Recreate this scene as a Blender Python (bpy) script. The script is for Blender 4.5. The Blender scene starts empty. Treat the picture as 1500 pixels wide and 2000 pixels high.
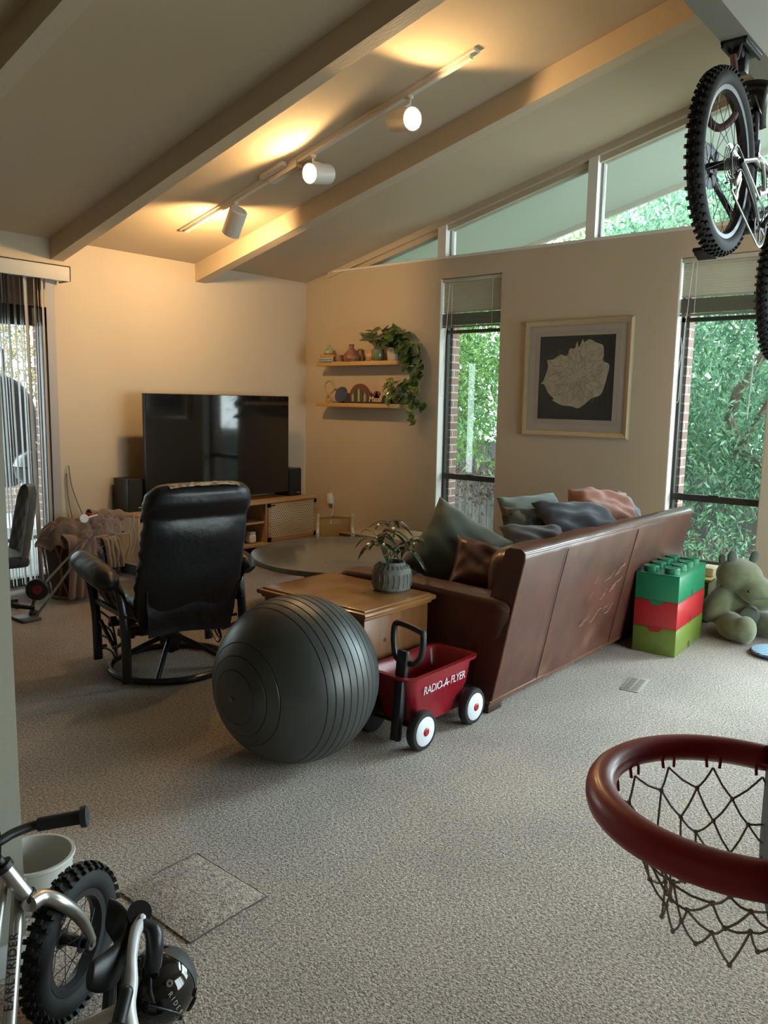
import bpy, bmesh, math, random
from mathutils import Vector, Matrix, Euler, noise
rnd = random.Random(7)
COL = bpy.context.scene.collection
PI = math.pi

# ------------------------------------------------------------------ materials
MATS = {}
def mat(name, col, rough=0.6, metal=0.0, bump=None, mix=None, spec=0.5, coat=0.0, coat_rough=0.1,
        sheen=0.0, emis=None, stretch=None, trans=0.0, sss=0.0, detail=4.0, mix2=None):
    """Principled material; bump=(scale,strength[,distance]); mix=(colour2, scale, lo, hi) noise blend in object space."""
    if name in MATS: return MATS[name]
    m = bpy.data.materials.new(name); m.use_nodes = True
    nt = m.node_tree; N = nt.nodes; L = nt.links
    b = N['Principled BSDF']
    b.inputs['Base Color'].default_value = (*col, 1)
    b.inputs['Roughness'].default_value = rough
    b.inputs['Metallic'].default_value = metal
    b.inputs['Specular IOR Level'].default_value = spec
    b.inputs['Coat Weight'].default_value = coat
    b.inputs['Coat Roughness'].default_value = coat_rough
    b.inputs['Sheen Weight'].default_value = sheen
    b.inputs['Transmission Weight'].default_value = trans
    tc = N.new('ShaderNodeTexCoord'); mp = N.new('ShaderNodeMapping')
    L.new(tc.outputs['Object'], mp.inputs['Vector'])
    if stretch: mp.inputs['Scale'].default_value = stretch
    if mix:
        n = N.new('ShaderNodeTexNoise'); n.inputs['Scale'].default_value = mix[1]; n.inputs['Detail'].default_value = detail
        r = N.new('ShaderNodeMapRange'); r.inputs['From Min'].default_value = mix[2]; r.inputs['From Max'].default_value = mix[3]
        x = N.new('ShaderNodeMix'); x.data_type = 'RGBA'
        x.inputs['A'].default_value = (*col, 1); x.inputs['B'].default_value = (*mix[0], 1)
        L.new(mp.outputs[0], n.inputs['Vector']); L.new(n.outputs['Fac'], r.inputs['Value'])
        L.new(r.outputs[0], x.inputs['Factor'])
        out = x.outputs['Result']
        if mix2:
            n2 = N.new('ShaderNodeTexNoise'); n2.inputs['Scale'].default_value = mix2[1]; n2.inputs['Detail'].default_value = 3
            r2 = N.new('ShaderNodeMapRange'); r2.inputs['From Min'].default_value = mix2[2]; r2.inputs['From Max'].default_value = mix2[3]
            x2 = N.new('ShaderNodeMix'); x2.data_type = 'RGBA'; x2.inputs['B'].default_value = (*mix2[0], 1)
            L.new(tc.outputs['Object'], n2.inputs['Vector']); L.new(n2.outputs['Fac'], r2.inputs['Value'])
            L.new(r2.outputs[0], x2.inputs['Factor']); L.new(out, x2.inputs['A']); out = x2.outputs['Result']
        L.new(out, b.inputs['Base Color'])
    if bump:
        n = N.new('ShaderNodeTexNoise'); n.inputs['Scale'].default_value = bump[0]; n.inputs['Detail'].default_value = 5
        bp = N.new('ShaderNodeBump'); bp.inputs['Strength'].default_value = bump[1]
        bp.inputs['Distance'].default_value = bump[2] if len(bump) > 2 else 0.01
        L.new(mp.outputs[0], n.inputs['Vector']); L.new(n.outputs['Fac'], bp.inputs['Height'])
        L.new(bp.outputs[0], b.inputs['Normal'])
    if emis:
        b.inputs['Emission Color'].default_value = (*emis[0], 1); b.inputs['Emission Strength'].default_value = emis[1]
    MATS[name] = m
    return m

def wood(name, c1, c2, axis='x', scale=6.0, rough=0.4, coat=0.0, spec=0.5):
    st = {'x': (0.12, 1, 1), 'y': (1, 0.12, 1), 'z': (1, 1, 0.12)}[axis]
    return mat(name, c1, rough, mix=(c2, scale * 3, 0.35, 0.65), stretch=st, bump=(60, 0.08, 0.002), coat=coat, detail=7, spec=spec)

def glassmat(name, tint=(1, 1, 1), gloss=0.08):
    m = bpy.data.materials.new(name); m.use_nodes = True
    nt = m.node_tree; N = nt.nodes; L = nt.links; N.clear()
    o = N.new('ShaderNodeOutputMaterial'); t = N.new('ShaderNodeBsdfTransparent'); t.inputs[0].default_value = (*tint, 1)
    g = N.new('ShaderNodeBsdfGlossy'); g.inputs['Roughness'].default_value = 0.01
    w = N.new('ShaderNodeLayerWeight'); w.inputs['Blend'].default_value = 0.5
    pw = N.new('ShaderNodeMath'); pw.operation = 'POWER'; pw.inputs[1].default_value = 4.0; L.new(w.outputs['Facing'], pw.inputs[0])
    f = N.new('ShaderNodeMapRange'); f.inputs['To Min'].default_value = 0.035; f.inputs['To Max'].default_value = 0.85; L.new(pw.outputs[0], f.inputs['Value'])
    x = N.new('ShaderNodeMixShader')
    L.new(f.outputs[0], x.inputs[0]); L.new(t.outputs[0], x.inputs[1]); L.new(g.outputs[0], x.inputs[2]); L.new(x.outputs[0], o.inputs[0])
    return m

# ------------------------------------------------------------------ mesh builder
class MB:
    def __init__(s): s.bm = bmesh.new()
    def _tag(s, vs, M):
        if M is not None: bmesh.ops.transform(s.bm, matrix=M, verts=vs)
        return s
    def box(s, c, d, rot=None, bev=0.0, seg=2, taper=None):
        """c centre, d full size; taper=(tx,ty) scale of the top face."""
        r = bmesh.ops.create_cube(s.bm, size=1.0); vs = r['verts']
        for v in vs:
            if taper and v.co.z > 0: v.co.x *= taper[0]; v.co.y *= taper[1]
            v.co = Vector((v.co.x * d[0], v.co.y * d[1], v.co.z * d[2]))
        if bev > 0:
            es = list({e for v in vs for e in v.link_edges})
            rb = bmesh.ops.bevel(s.bm, geom=es, offset=min(bev, min(d) * 0.49), segments=seg, affect='EDGES', profile=0.5)
            vs = list({v for f in rb['faces'] for v in f.verts} | {v for v in vs if v.is_valid})
        M = Matrix.Translation(c)
        if rot: M = M @ Euler(rot).to_matrix().to_4x4()
        return s._tag(vs, M)
    def mm(s, lo, hi, bev=0.0):
        c = [(a + b) / 2 for a, b in zip(lo, hi)]; d = [abs(b - a) for a, b in zip(lo, hi)]
        return s.box(c, d, bev=bev)
    def cyl(s, p0, p1, r0, r1=None, seg=20, cap=True):
        r1 = r0 if r1 is None else r1
        p0 = Vector(p0); p1 = Vector(p1); d = p1 - p0
        r = bmesh.ops.create_cone(s.bm, cap_ends=cap, segments=seg, radius1=r0, radius2=r1, depth=d.length)
        M = Matrix.Translation((p0 + p1) / 2) @ d.to_track_quat('Z', 'Y').to_matrix().to_4x4()
        return s._tag(r['verts'], M)
    def sph(s, c, r, seg=20, rot=None):
        if not hasattr(r, '__len__'): r = (r, r, r)
        q = bmesh.ops.create_uvsphere(s.bm, u_segments=seg, v_segments=max(8, seg * 2 // 3), radius=1.0)
        M = Matrix.Translation(c)
        if rot: M = M @ Euler(rot).to_matrix().to_4x4()
        M = M @ Matrix.Diagonal((*r, 1))
        return s._tag(q['verts'], M)
    def lathe(s, prof, seg=32, M=None, closed=False):
        rings = []
        for (r, z) in prof:
            if r < 1e-6: rings.append([s.bm.verts.new((0, 0, z))])
            else: rings.append([s.bm.verts.new((r * math.cos(2 * PI * i / seg), r * math.sin(2 * PI * i / seg), z)) for i in range(seg)])
        pairs = list(zip(rings, rings[1:])) + ([(rings[-1], rings[0])] if closed else [])
        for a, b in pairs:
            for i in range(seg):
                j = (i + 1) % seg
                if len(a) == 1 and len(b) == 1: continue
                if len(a) == 1: s.bm.faces.new((a[0], b[j], b[i]))
                elif len(b) == 1: s.bm.faces.new((a[i], a[j], b[0]))
                else: s.bm.faces.new((a[i], a[j], b[j], b[i]))
        return s._tag([v for r in rings for v in r], M)
    def tube(s, pts, r, seg=10, closed=False, flat=1.0, cap=True):
        pts = [Vector(p) for p in pts]; n = len(pts)
        rs = r if hasattr(r, '__len__') else [r] * n
        rings = []; up = None
        for i, p in enumerate(pts):
            a = pts[(i - 1) % n] if (i > 0 or closed) else p
            b = pts[(i + 1) % n] if (i < n - 1 or closed) else p
            t = (b - a).normalized()
            if up is None:
                up = Vector((0, 0, 1)) if abs(t.z) < 0.9 else Vector((1, 0, 0))
            x = up.cross(t).normalized(); up = t.cross(x).normalized()
            rings.append([s.bm.verts.new(p + x * (rs[i] * math.cos(2 * PI * k / seg)) + up * (rs[i] * flat * math.sin(2 * PI * k / seg))) for k in range(seg)])
        m = n if closed else n - 1
        for i in range(m):
            a = rings[i]; b = rings[(i + 1) % n]
            for k in range(seg):
                s.bm.faces.new((a[k], a[(k + 1) % seg], b[(k + 1) % seg], b[k]))
        if not closed and cap:
            s.bm.faces.new(rings[0][::-1]); s.bm.faces.new(rings[-1])
        return s
    def prism(s, poly, t, M=None):
        """poly in local xy, extruded z 0..t."""
        lo = [s.bm.verts.new((x, y, 0)) for x, y in poly]; hi = [s.bm.verts.new((x, y, t)) for x, y in poly]
        s.bm.faces.new(lo[::-1]); s.bm.faces.new(hi)
        n = len(poly)
        for i in range(n):
            j = (i + 1) % n
            s.bm.faces.new((lo[i], lo[j], hi[j], hi[i]))
        return s._tag(lo + hi, M)
    def quad(s, pts):
        s.bm.faces.new([s.bm.verts.new(p) for p in pts]); return s
    def grid(s, f, nu, nv, cu=False, cv=False):
        V = [[s.bm.verts.new(f(i / (nu if cu else nu - 1), j / (nv if cv else nv - 1))) for j in range(nv)] for i in range(nu)]
        for i in range(nu if cu else nu - 1):
            for j in range(nv if cv else nv - 1):
                a, b = (i + 1) % nu, (j + 1) % nv
                s.bm.faces.new((V[i][j], V[a][j], V[a][b], V[i][b]))
        return s
    def sprism(s, secs, cap=True):
        """loft between equal-length closed sections (lists of 3D points)."""
        R = [[s.bm.verts.new(p) for p in q] for q in secs]; n = len(R[0])
        for a, b in zip(R, R[1:]):
            for k in range(n): s.bm.faces.new((a[k], a[(k + 1) % n], b[(k + 1) % n], b[k]))
        if cap: s.bm.faces.new(R[0][::-1]); s.bm.faces.new(R[-1])
        return s
    def mesh(s, name, smooth=True, angle=35):
        bmesh.ops.recalc_face_normals(s.bm, faces=s.bm.faces)
        me = bpy.data.meshes.new(name)
        if smooth:
            lim = math.radians(angle)
            for f in s.bm.faces: f.smooth = True
            for e in s.bm.edges:
                if len(e.link_faces) == 2 and e.calc_face_angle(0) > lim: e.smooth = False
        s.bm.to_mesh(me); s.bm.free()
        return me
    def build(s, name, m, parent=None, loc=(0, 0, 0), rot=(0, 0, 0), smooth=True, sub=0, bev=0, angle=35, label=None):
        me = s.mesh(name, smooth, angle); me.materials.append(m)
        o = bpy.data.objects.new(name, me); COL.objects.link(o)
        o.location = loc; o.rotation_euler = rot
        if parent: o.parent = parent
        if sub:
            q = o.modifiers.new('sub', 'SUBSURF'); q.levels = sub; q.render_levels = sub
        if bev:
            q = o.modifiers.new('bev', 'BEVEL'); q.width = bev; q.segments = 2; q.limit_method = 'ANGLE'
        if label: o['label'] = label
        return o

def tag(o, label, cat, group=None, kind=None):
    o['label'] = label; o['category'] = cat
    if group: o['group'] = group
    if kind: o['kind'] = kind
    return o
def thing(name, label, cat, loc=(0, 0, 0), rz=0.0, group=None, rot=None):
    o = bpy.data.objects.new(name, None); COL.objects.link(o)
    o.empty_display_size = 0.1
    o.location = loc; o.rotation_euler = rot if rot else (0, 0, rz)
    return tag(o, label, cat, group)
def struct(name, mb, m, parent=None, **k):
    o = mb.build(name, m, parent, **k)
    if parent is None: o['kind'] = 'structure'
    return o
def copy_tree(o, parent=None):
    c = o.copy(); COL.objects.link(c); c.parent = parent
    for ch in list(o.children): copy_tree(ch, c)
    return c
def text_mesh(name, s, size, m, parent, M, extrude=0.001, shear=0.0, space=1.0, width=None):
    cu = bpy.data.curves.new(name, 'FONT'); cu.body = s; cu.size = size; cu.extrude = extrude; cu.shear = shear
    cu.align_x = 'CENTER'; cu.align_y = 'CENTER'; cu.space_character = space; cu.resolution_u = 3
    t = bpy.data.objects.new(name + '_tmp', cu); COL.objects.link(t)
    dg = bpy.context.evaluated_depsgraph_get()
    me = bpy.data.meshes.new_from_object(t.evaluated_get(dg)); bpy.data.objects.remove(t)
    me.transform(M); me.materials.clear(); me.materials.append(m)
    o = bpy.data.objects.new(name, me); COL.objects.link(o); o.parent = parent
    return o
def frame_matrix(o, x, y, z=None):
    x = Vector(x).normalized(); z = Vector(z).normalized() if z is not None else x.cross(Vector(y)).normalized()
    y = z.cross(x).normalized()
    return Matrix(((x.x, y.x, z.x, o[0]), (x.y, y.y, z.y, o[1]), (x.z, y.z, z.z, o[2]), (0, 0, 0, 1)))
def smoothpath(pts, n=6):
    P = [Vector(p) for p in pts]; out = []
    for i in range(len(P) - 1):
        a = P[max(i - 1, 0)]; b = P[i]; c = P[i + 1]; d = P[min(i + 2, len(P) - 1)]
        for k in range(n):
            t = k / n
            out.append(0.5 * ((2 * b) + (c - a) * t + (2 * a - 5 * b + 4 * c - d) * t * t + (3 * b - a - 3 * c + d) * t ** 3))
    out.append(P[-1]); return out
def interp(vals, n=6):
    out = []
    for a, b in zip(vals, vals[1:]):
        for k in range(n): out.append(a + (b - a) * k / n)
    out.append(vals[-1]); return out
# ------------------------------------------------------------------ camera
YAW, PITCH, ROLL, H = [math.radians(50.12), math.radians(7.85), math.radians(1.03), 1.62]
Fv = Vector((math.sin(YAW) * math.cos(PITCH), math.cos(YAW) * math.cos(PITCH), -math.sin(PITCH)))
Rv = Vector((math.cos(YAW), -math.sin(YAW), 0)); Uv = Rv.cross(Fv)
R2 = Rv * math.cos(ROLL) + Uv * math.sin(ROLL); U2 = -Rv * math.sin(ROLL) + Uv * math.cos(ROLL)
cam = bpy.data.cameras.new('camera'); co = bpy.data.objects.new('camera', cam); COL.objects.link(co)
co.matrix_world = Matrix(((R2.x, U2.x, -Fv.x, 0), (R2.y, U2.y, -Fv.y, 0), (R2.z, U2.z, -Fv.z, H), (0, 0, 0, 1)))
cam.sensor_fit = 'HORIZONTAL'; cam.sensor_width = 36; cam.lens = 36 * 1560 / 1500; cam.clip_start = 0.02
bpy.context.scene.camera = co

# ------------------------------------------------------------------ room numbers
A, B = 6.5, 6.63              # window wall plane x=A, television wall plane y=B
SL = 0.237
def cz(y): return 2.925 + SL * (B - y)
WT = 0.16

M_wall = mat('wall_paint', (0.53, 0.447, 0.335), 0.8, bump=(25, 0.12, 0.004), spec=0.25)
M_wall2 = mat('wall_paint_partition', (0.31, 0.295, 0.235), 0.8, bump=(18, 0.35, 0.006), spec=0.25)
M_ceil = mat('ceiling_paint', (0.52, 0.43, 0.31), 0.85, bump=(30, 0.1, 0.003), spec=0.2)
M_beam = mat('beam_paint', (0.56, 0.465, 0.34), 0.7, bump=(14, 0.3, 0.004), stretch=(6, 1, 6), spec=0.3)
M_trim = mat('white_trim', (0.72, 0.70, 0.66), 0.5)
M_soffit = mat('soffit_paint', (0.50, 0.55, 0.52), 0.8)
M_bronze = mat('bronze_aluminium', (0.045, 0.04, 0.035), 0.45, metal=0.3)
M_glass = glassmat('window_glass', (0.93, 0.98, 0.97))
M_black = mat('black_plastic', (0.012, 0.012, 0.013), 0.45)
M_white = mat('white_plastic', (0.8, 0.8, 0.78), 0.4)

# carpet
def carpet_mat():
    m = bpy.data.materials.new('beige_carpet'); m.use_nodes = True
    nt = m.node_tree; N = nt.nodes; L = nt.links; b = N['Principled BSDF']
    b.inputs['Roughness'].default_value = 0.95; b.inputs['Specular IOR Level'].default_value = 0.1
    b.inputs['Sheen Weight'].default_value = 0.35
    tc = N.new('ShaderNodeTexCoord')
    def nz(scale, det, rough=0.6):
        n = N.new('ShaderNodeTexNoise'); n.inputs['Scale'].default_value = scale; n.inputs['Detail'].default_value = det
        n.inputs['Roughness'].default_value = rough; L.new(tc.outputs['Object'], n.inputs['Vector']); return n
    a = nz(92, 4, 0.78); r = N.new('ShaderNodeValToRGB'); L.new(a.outputs['Fac'], r.inputs[0])
    r.color_ramp.elements[0].position = 0.36; r.color_ramp.elements[0].color = (0.125, 0.09, 0.067, 1)
    r.color_ramp.elements[1].position = 0.62; r.color_ramp.elements[1].color = (0.70, 0.575, 0.465, 1)
    c = nz(1.7, 5, 0.55); r2 = N.new('ShaderNodeMapRange'); r2.inputs['From Min'].default_value = 0.3; r2.inputs['From Max'].default_value = 0.7
    r2.inputs['To Min'].default_value = 0.82; r2.inputs['To Max'].default_value = 1.1; L.new(c.outputs['Fac'], r2.inputs['Value'])
    x = N.new('ShaderNodeMix'); x.data_type = 'RGBA'; x.blend_type = 'MULTIPLY'; x.inputs['Factor'].default_value = 1
    L.new(r.outputs[0], x.inputs['A']); L.new(r2.outputs[0], x.inputs['B']); L.new(x.outputs['Result'], b.inputs['Base Color'])
    v = N.new('ShaderNodeTexVoronoi'); v.inputs['Scale'].default_value = 150; L.new(tc.outputs['Object'], v.inputs['Vector'])
    ad = N.new('ShaderNodeMath'); ad.operation = 'ADD'; L.new(a.outputs['Fac'], ad.inputs[0])
    mu = N.new('ShaderNodeMath'); mu.operation = 'MULTIPLY'; mu.inputs[1].default_value = -0.6; L.new(v.outputs['Distance'], mu.inputs[0]); L.new(mu.outputs[0], ad.inputs[1])
    bp = N.new('ShaderNodeBump'); bp.inputs['Strength'].default_value = 0.7; bp.inputs['Distance'].default_value = 0.012
    L.new(ad.outputs[0], bp.inputs['Height']); L.new(bp.outputs[0], b.inputs['Normal'])
    return m
M_carpet = carpet_mat()
struct('floor', MB().mm((-3.2, -3.6, -0.1), (A + WT, B + 0.15, 0)), M_carpet, smooth=False)

# ceiling slopes up from the television wall to a ridge, then down behind the camera
RY = 1.2
def slopebox(mb, x0, x1, y0, y1, dtop, dbot):
    """sloped slab between y0<y1 following the ceiling plane; offsets below the plane."""
    P = []
    for y, d in ((y0, dbot), (y1, dbot), (y1, dtop), (y0, dtop)):
        P.append((y, cz(y) - d))
    mb.sprism([[(x0, y, z) for y, z in P], [(x1, y, z) for y, z in P]])
    return mb
cm = MB(); slopebox(cm, -3.2, A + WT, RY, B + 0.15, -0.14, 0.0)
P = [(-3.6, cz(RY) - SL * (RY + 3.6)), (RY, cz(RY)), (RY, cz(RY) + 0.14), (-3.6, cz(RY) - SL * (RY + 3.6) + 0.14)]
cm.sprism([[(-3.2, y, z) for y, z in P], [(A + WT, y, z) for y, z in P]])
struct('ceiling', cm, M_ceil, smooth=False)
# roof overhang outside
om = MB(); slopebox(om, A + WT, 8.05, -1.5, B + 0.9, -0.10, 0.0)
struct('trim_1', om, M_soffit, smooth=False)
fm = MB(); slopebox(fm, 8.05, 8.09, -1.5, B + 0.9, -0.2, 0.05)
struct('trim_2', fm, M_trim, smooth=False)
# beams
for i, bx in enumerate((2.08, 3.50, 4.98)):
    bm_ = MB(); slopebox(bm_, bx, bx + 0.115, RY + 0.02, B, -0.0, 0.17)
    struct('trim_%d' % (3 + i), bm_, M_beam, smooth=False)
# header beam under the ridge that the bicycle hangs from
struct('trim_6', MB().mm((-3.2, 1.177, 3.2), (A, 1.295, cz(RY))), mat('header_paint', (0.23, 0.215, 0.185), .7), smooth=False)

# walls
wm = MB()
wm.mm((3.46, B, 0), (A + WT, B + 0.15, 2.935)); wm.mm((-3.2, B, 0), (1.5, B + 0.15, 2.935)); wm.mm((1.5, B, 2.36), (3.46, B + 0.15, 2.935))
struct('wall_back', wm, M_wall, smooth=False)
SILL, TOPZ = 0.33, 3.0
wins = [(4.06, 4.76, 2.82), (1.69, 2.42, 2.79)]
DOOR = (-1.7, 1.0, 2.40)      # wide glass door in the window wall, right of the frame
def yzprism(mb, poly, x0, x1):
    mb.sprism([[(x0, y, z) for y, z in poly], [(x1, y, z) for y, z in poly]]); return mb
w = MB()
yzprism(w, [(4.76, 0), (B, 0), (B, 2.925), (6.31, TOPZ), (4.76, TOPZ)], A, A + WT)
for (y0, y1, t) in wins:
    w.mm((A, y0, 0), (A + WT, y1, SILL)); w.mm((A, y0, t), (A + WT, y1, TOPZ))
w.mm((A, 2.42, 0), (A + WT, 4.06, TOPZ)); w.mm((A, DOOR[1], 0), (A + WT, 1.69, TOPZ)); w.mm((A, -3.6, 0), (A + WT, DOOR[0], TOPZ)); w.mm((A, DOOR[0], DOOR[2]), (A + WT, DOOR[1], TOPZ))
yzprism(w, [(-3.6, TOPZ), (-1.4, TOPZ), (-1.4, cz(RY) - SL * (RY + 1.4)), (-3.6, cz(RY) - SL * (RY + 3.6))], A, A + WT)
struct('wall_right', w, M_wall, smooth=False)
wf = MB(); wf.mm((-3.2, -2.5, 0), (2.9, -2.38, 3.5)); wf.mm((6.2, -2.5, 0), (A + WT, -2.38, 3.5)); wf.mm((2.9, -2.5, 2.4), (6.2, -2.38, 3.5))
struct('wall_front', wf, M_wall, smooth=False)
d = MB()
for x0 in (2.9, 4.52, 6.14): d.mm((x0, -2.47, 0), (x0 + .06, -2.41, 2.4))
d.mm((2.9, -2.47, 2.34), (6.2, -2.41, 2.4)); d.mm((2.9, -2.47, 0), (6.2, -2.41, .06))
do = struct('door_fill', d, M_bronze, smooth=False)  # unseen glass door added behind the camera as daylight fill
g = MB(); g.mm((2.96, -2.445, .06), (6.14, -2.439, 2.34)); g.build('pane', M_glass, do, smooth=False)
struct('wall_far_left', MB().mm((-3.32, -3.6, 0), (-3.2, B, 4.2)), M_wall, smooth=False)
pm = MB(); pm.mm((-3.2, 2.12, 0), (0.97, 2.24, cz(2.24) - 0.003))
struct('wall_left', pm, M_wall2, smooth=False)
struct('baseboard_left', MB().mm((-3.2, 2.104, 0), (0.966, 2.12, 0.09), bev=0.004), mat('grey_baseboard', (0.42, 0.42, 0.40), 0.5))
struct('baseboard_back', MB().mm((3.56, B - 0.014, 0), (A, B, 0.08), bev=0.003), M_trim)
struct('baseboard_right', MB().mm((A - 0.014, 1.0, 0), (A, B, 0.08), bev=0.003), M_trim)

# clerestory band: ledge, sloping rafter trim, mullions, panes
struct('trim_7', MB().mm((A - 0.022, -1.4, TOPZ), (A + WT, 6.2, TOPZ + 0.022)), M_trim, smooth=False)
tm = MB(); slopebox(tm, A - 0.02, A + 0.10, RY, 6.28, 0.0, 0.06); slopebox(tm, A + 0.02, A + 0.12, RY, 6.28, 0.055, 0.11)
tm.sprism([[(x, y, z) for y, z in ((-1.4, 3.6), (RY, cz(RY)), (RY, cz(RY) - 0.13), (-1.4, 3.47))] for x in (A - 0.02, A + 0.1)])
struct('trim_8', tm, M_wall, smooth=False)
mull = [(4.705, 4.80), (3.16, 3.245), (1.62, 1.70), (0.05, 0.13), (-1.4, -1.3)]
mm_ = MB()
for y0, y1 in mull:
    zt = cz(y0) if y0 > RY else cz(RY) - SL * (RY - y0)
    mm_.mm((A - 0.012, y0, TOPZ), (A + WT, y1, zt - 0.05)); 
struct('trim_9', mm_, M_trim, smooth=False)
edges = [(4.80, 6.15), (3.245, 4.705), (1.70, 3.16), (0.13, 1.62), (-1.3, 0.05)]
for i, (y0, y1) in enumerate(edges):
    def zt(y): return (cz(y) if y > RY else cz(RY) - SL * (RY - y)) - 0.10
    fr = MB()
    def bar(ya, za, yb, zb, t=0.022):
        n = Vector((0, yb - ya, zb - za)).normalized(); q = Vector((0, -n.z, n.y)) * t / 2
        a = Vector((0, ya, za)); b_ = Vector((0, yb, zb))
        pts = [a + q, b_ + q, b_ - q, a - q]
        fr.sprism([[(A + 0.06, p.y, p.z) for p in pts], [(A + 0.10, p.y, p.z) for p in pts]])
    zb = TOPZ + 0.03
    if i == 0: y1 = B - (zb + 0.10 - 2.925) / SL
    poly = [(y0, zb), (y1, zb), (y1, max(zt(y1), zb)), (y0, zt(y0))]
    bar(y0, zb, y1, zb); bar(y0, zt(y0), y1, max(zt(y1), zb)); bar(y0 + .01, zb, y0 + .01, zt(y0)); bar(y1 - .01, zb, y1 - .01, max(zt(y1), zb + .02))
    f = struct('window_%d' % (4 + i), fr, mat('clerestory_frame', (0.36, 0.36, 0.33), 0.5), smooth=False)
    if i == 0: poly = [poly[0], poly[1], poly[3]]
    g = MB(); yzprism(g, poly, A + 0.075, A + 0.081); g.build('pane', M_glass, f, smooth=False)

# tall windows: bronze frames, middle rail, panes, white sill
for i, (y0, y1, t) in enumerate(wins):
    X0, X1 = A + 0.10, A + 0.145
    f = MB()
    fw = 0.03
    f.mm((X0, y0, SILL + .015), (X1, y0 + fw, t)); f.mm((X0, y1 - fw, SILL + .015), (X1, y1, t))
    f.mm((X0, y0, SILL + 0.015), (X1, y1, SILL + 0.055)); f.mm((X0, y0, t - 0.03), (X1, y1, t))
    f.mm((X0, y0, 2.30), (X1, y1, 2.332))
    fo = struct('window_%d' % (i + 1), f, M_bronze, smooth=False)
    r = MB(); r.mm((X0 - 0.012, y0 + fw, 0.862), (X1, y1 - fw, 0.915)); r.mm((X0 - 0.03, (y0 + y1) / 2 - .04, 0.905), (X0, (y0 + y1) / 2 + .04, 0.925))
    r.build('sash_rail', M_bronze, fo, smooth=False)
    g = MB(); g.mm((X0 + 0.02, y0 + fw, 0.915), (X0 + 0.026, y1 - fw, 2.30)); g.build('pane', M_glass, fo, smooth=False)
    g = MB(); g.mm((X0 + 0.02, y0 + fw, SILL + .055), (X0 + 0.026, y1 - fw, 0.862)); g.build('pane', M_glass, fo, smooth=False)
    g = MB(); g.mm((X0 + 0.02, y0 + fw, 2.332), (X0 + 0.026, y1 - fw, t - .03)); g.build('pane', M_glass, fo, smooth=False)
    s_ = MB(); s_.mm((A - 0.03, y0 - .02, SILL - 0.02), (X0, y1 + .02, SILL + 0.015), bev=.004); s_.build('sill', M_trim, fo)
    s_ = MB(); s_.mm((A + 0.004, y0, SILL + .015), (X0, y0 + .006, t - .004)); s_.mm((A + 0.004, y1 - .006, SILL + .015), (X0, y1, t - .004))
    s_.build('reveal', M_trim, fo)

# sliding door in the television wall, left
d = MB()
for x0, x1 in ((1.5, 1.56), (2.42, 2.50), (3.40, 3.46)): d.mm((x0, B + 0.03, 0.03), (x1, B + 0.11, 2.36))
d.mm((1.5, B + 0.03, 2.20), (3.46, B + 0.11, 2.36)); d.mm((1.5, B + 0.03, 0), (3.46, B + 0.11, 0.07))
do = struct('door_1', d, M_bronze, smooth=False)
g = MB(); g.mm((1.56, B + 0.06, .07), (3.40, B + 0.066, 2.2)); g.build('pane', M_glass, do, smooth=False)

d = MB()
for y0 in (DOOR[0], -0.74, DOOR[1] - .06): d.mm((A + .06, y0, 0), (A + .12, y0 + .06, DOOR[2]))
d.mm((A + .06, DOOR[0], DOOR[2] - .06), (A + .12, DOOR[1], DOOR[2])); d.mm((A + .06, DOOR[0], 0), (A + .12, DOOR[1], .06))
do = struct('door_2', d, M_bronze, smooth=False)
g = MB(); g.mm((A + .08, DOOR[0] + .06, .06), (A + .086, DOOR[1] - .06, DOOR[2] - .06)); g.build('pane', M_glass, do, smooth=False)
# ------------------------------------------------------------------ light
W = bpy.data.worlds.new('world'); bpy.context.scene.world = W; W.use_nodes = True
nt = W.node_tree; bg = nt.nodes['Background']
tc = nt.nodes.new('ShaderNodeTexCoord'); sp = nt.nodes.new('ShaderNodeSeparateXYZ'); rp = nt.nodes.new('ShaderNodeValToRGB')
nt.links.new(tc.outputs['Generated'], sp.inputs[0]); nt.links.new(sp.outputs['Z'], rp.inputs[0]); nt.links.new(rp.outputs[0], bg.inputs[0])
rp.color_ramp.elements[0].color = (0.84, 0.90, 0.93, 1); rp.color_ramp.elements[1].color = (0.80, 0.91, 1.0, 1)
bg.inputs[1].default_value = 8.8
def portal(name, c, size, rot):
    l = bpy.data.lights.new(name, 'AREA'); l.shape = 'RECTANGLE'; l.size, l.size_y = size; l.cycles.is_portal = True
    o = bpy.data.objects.new(name, l); COL.objects.link(o); o.location = c; o.rotation_euler = rot; return o
for y0, y1, t in wins: portal('window_portal', (A + 0.2, (y0 + y1) / 2, (SILL + t) / 2), (2.5, .8), (0, PI / 2, 0))
portal('glass_door_portal', (A + 0.2, (DOOR[0] + DOOR[1]) / 2, DOOR[2] / 2), (2.4, 2.7), (0, PI / 2, 0))
portal('fill_door_portal', (4.55, -2.6, 1.2), (3.3, 2.4), (PI / 2, 0, 0))
portal('clerestory_portal', (A + 0.2, 3.0, 3.6), (1.4, 8.0), (0, PI / 2, 0))
portal('door_portal', (2.48, B + 0.2, 1.2), (2.0, 2.4), (-PI / 2, 0, 0))

# added soft sun lamp imitating brighter eastern sky, to brighten the right-hand carpet
sl = bpy.data.lights.new('carpet_fill_sun', 'SUN'); sl.energy = 6.8; sl.angle = math.radians(32); sl.color = (0.66, 0.86, 1.0)
so_ = bpy.data.objects.new('carpet_fill_sun', sl); COL.objects.link(so_); so_.rotation_euler = Vector((-1, .42, -.66)).to_track_quat('-Z', 'Y').to_euler()

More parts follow.
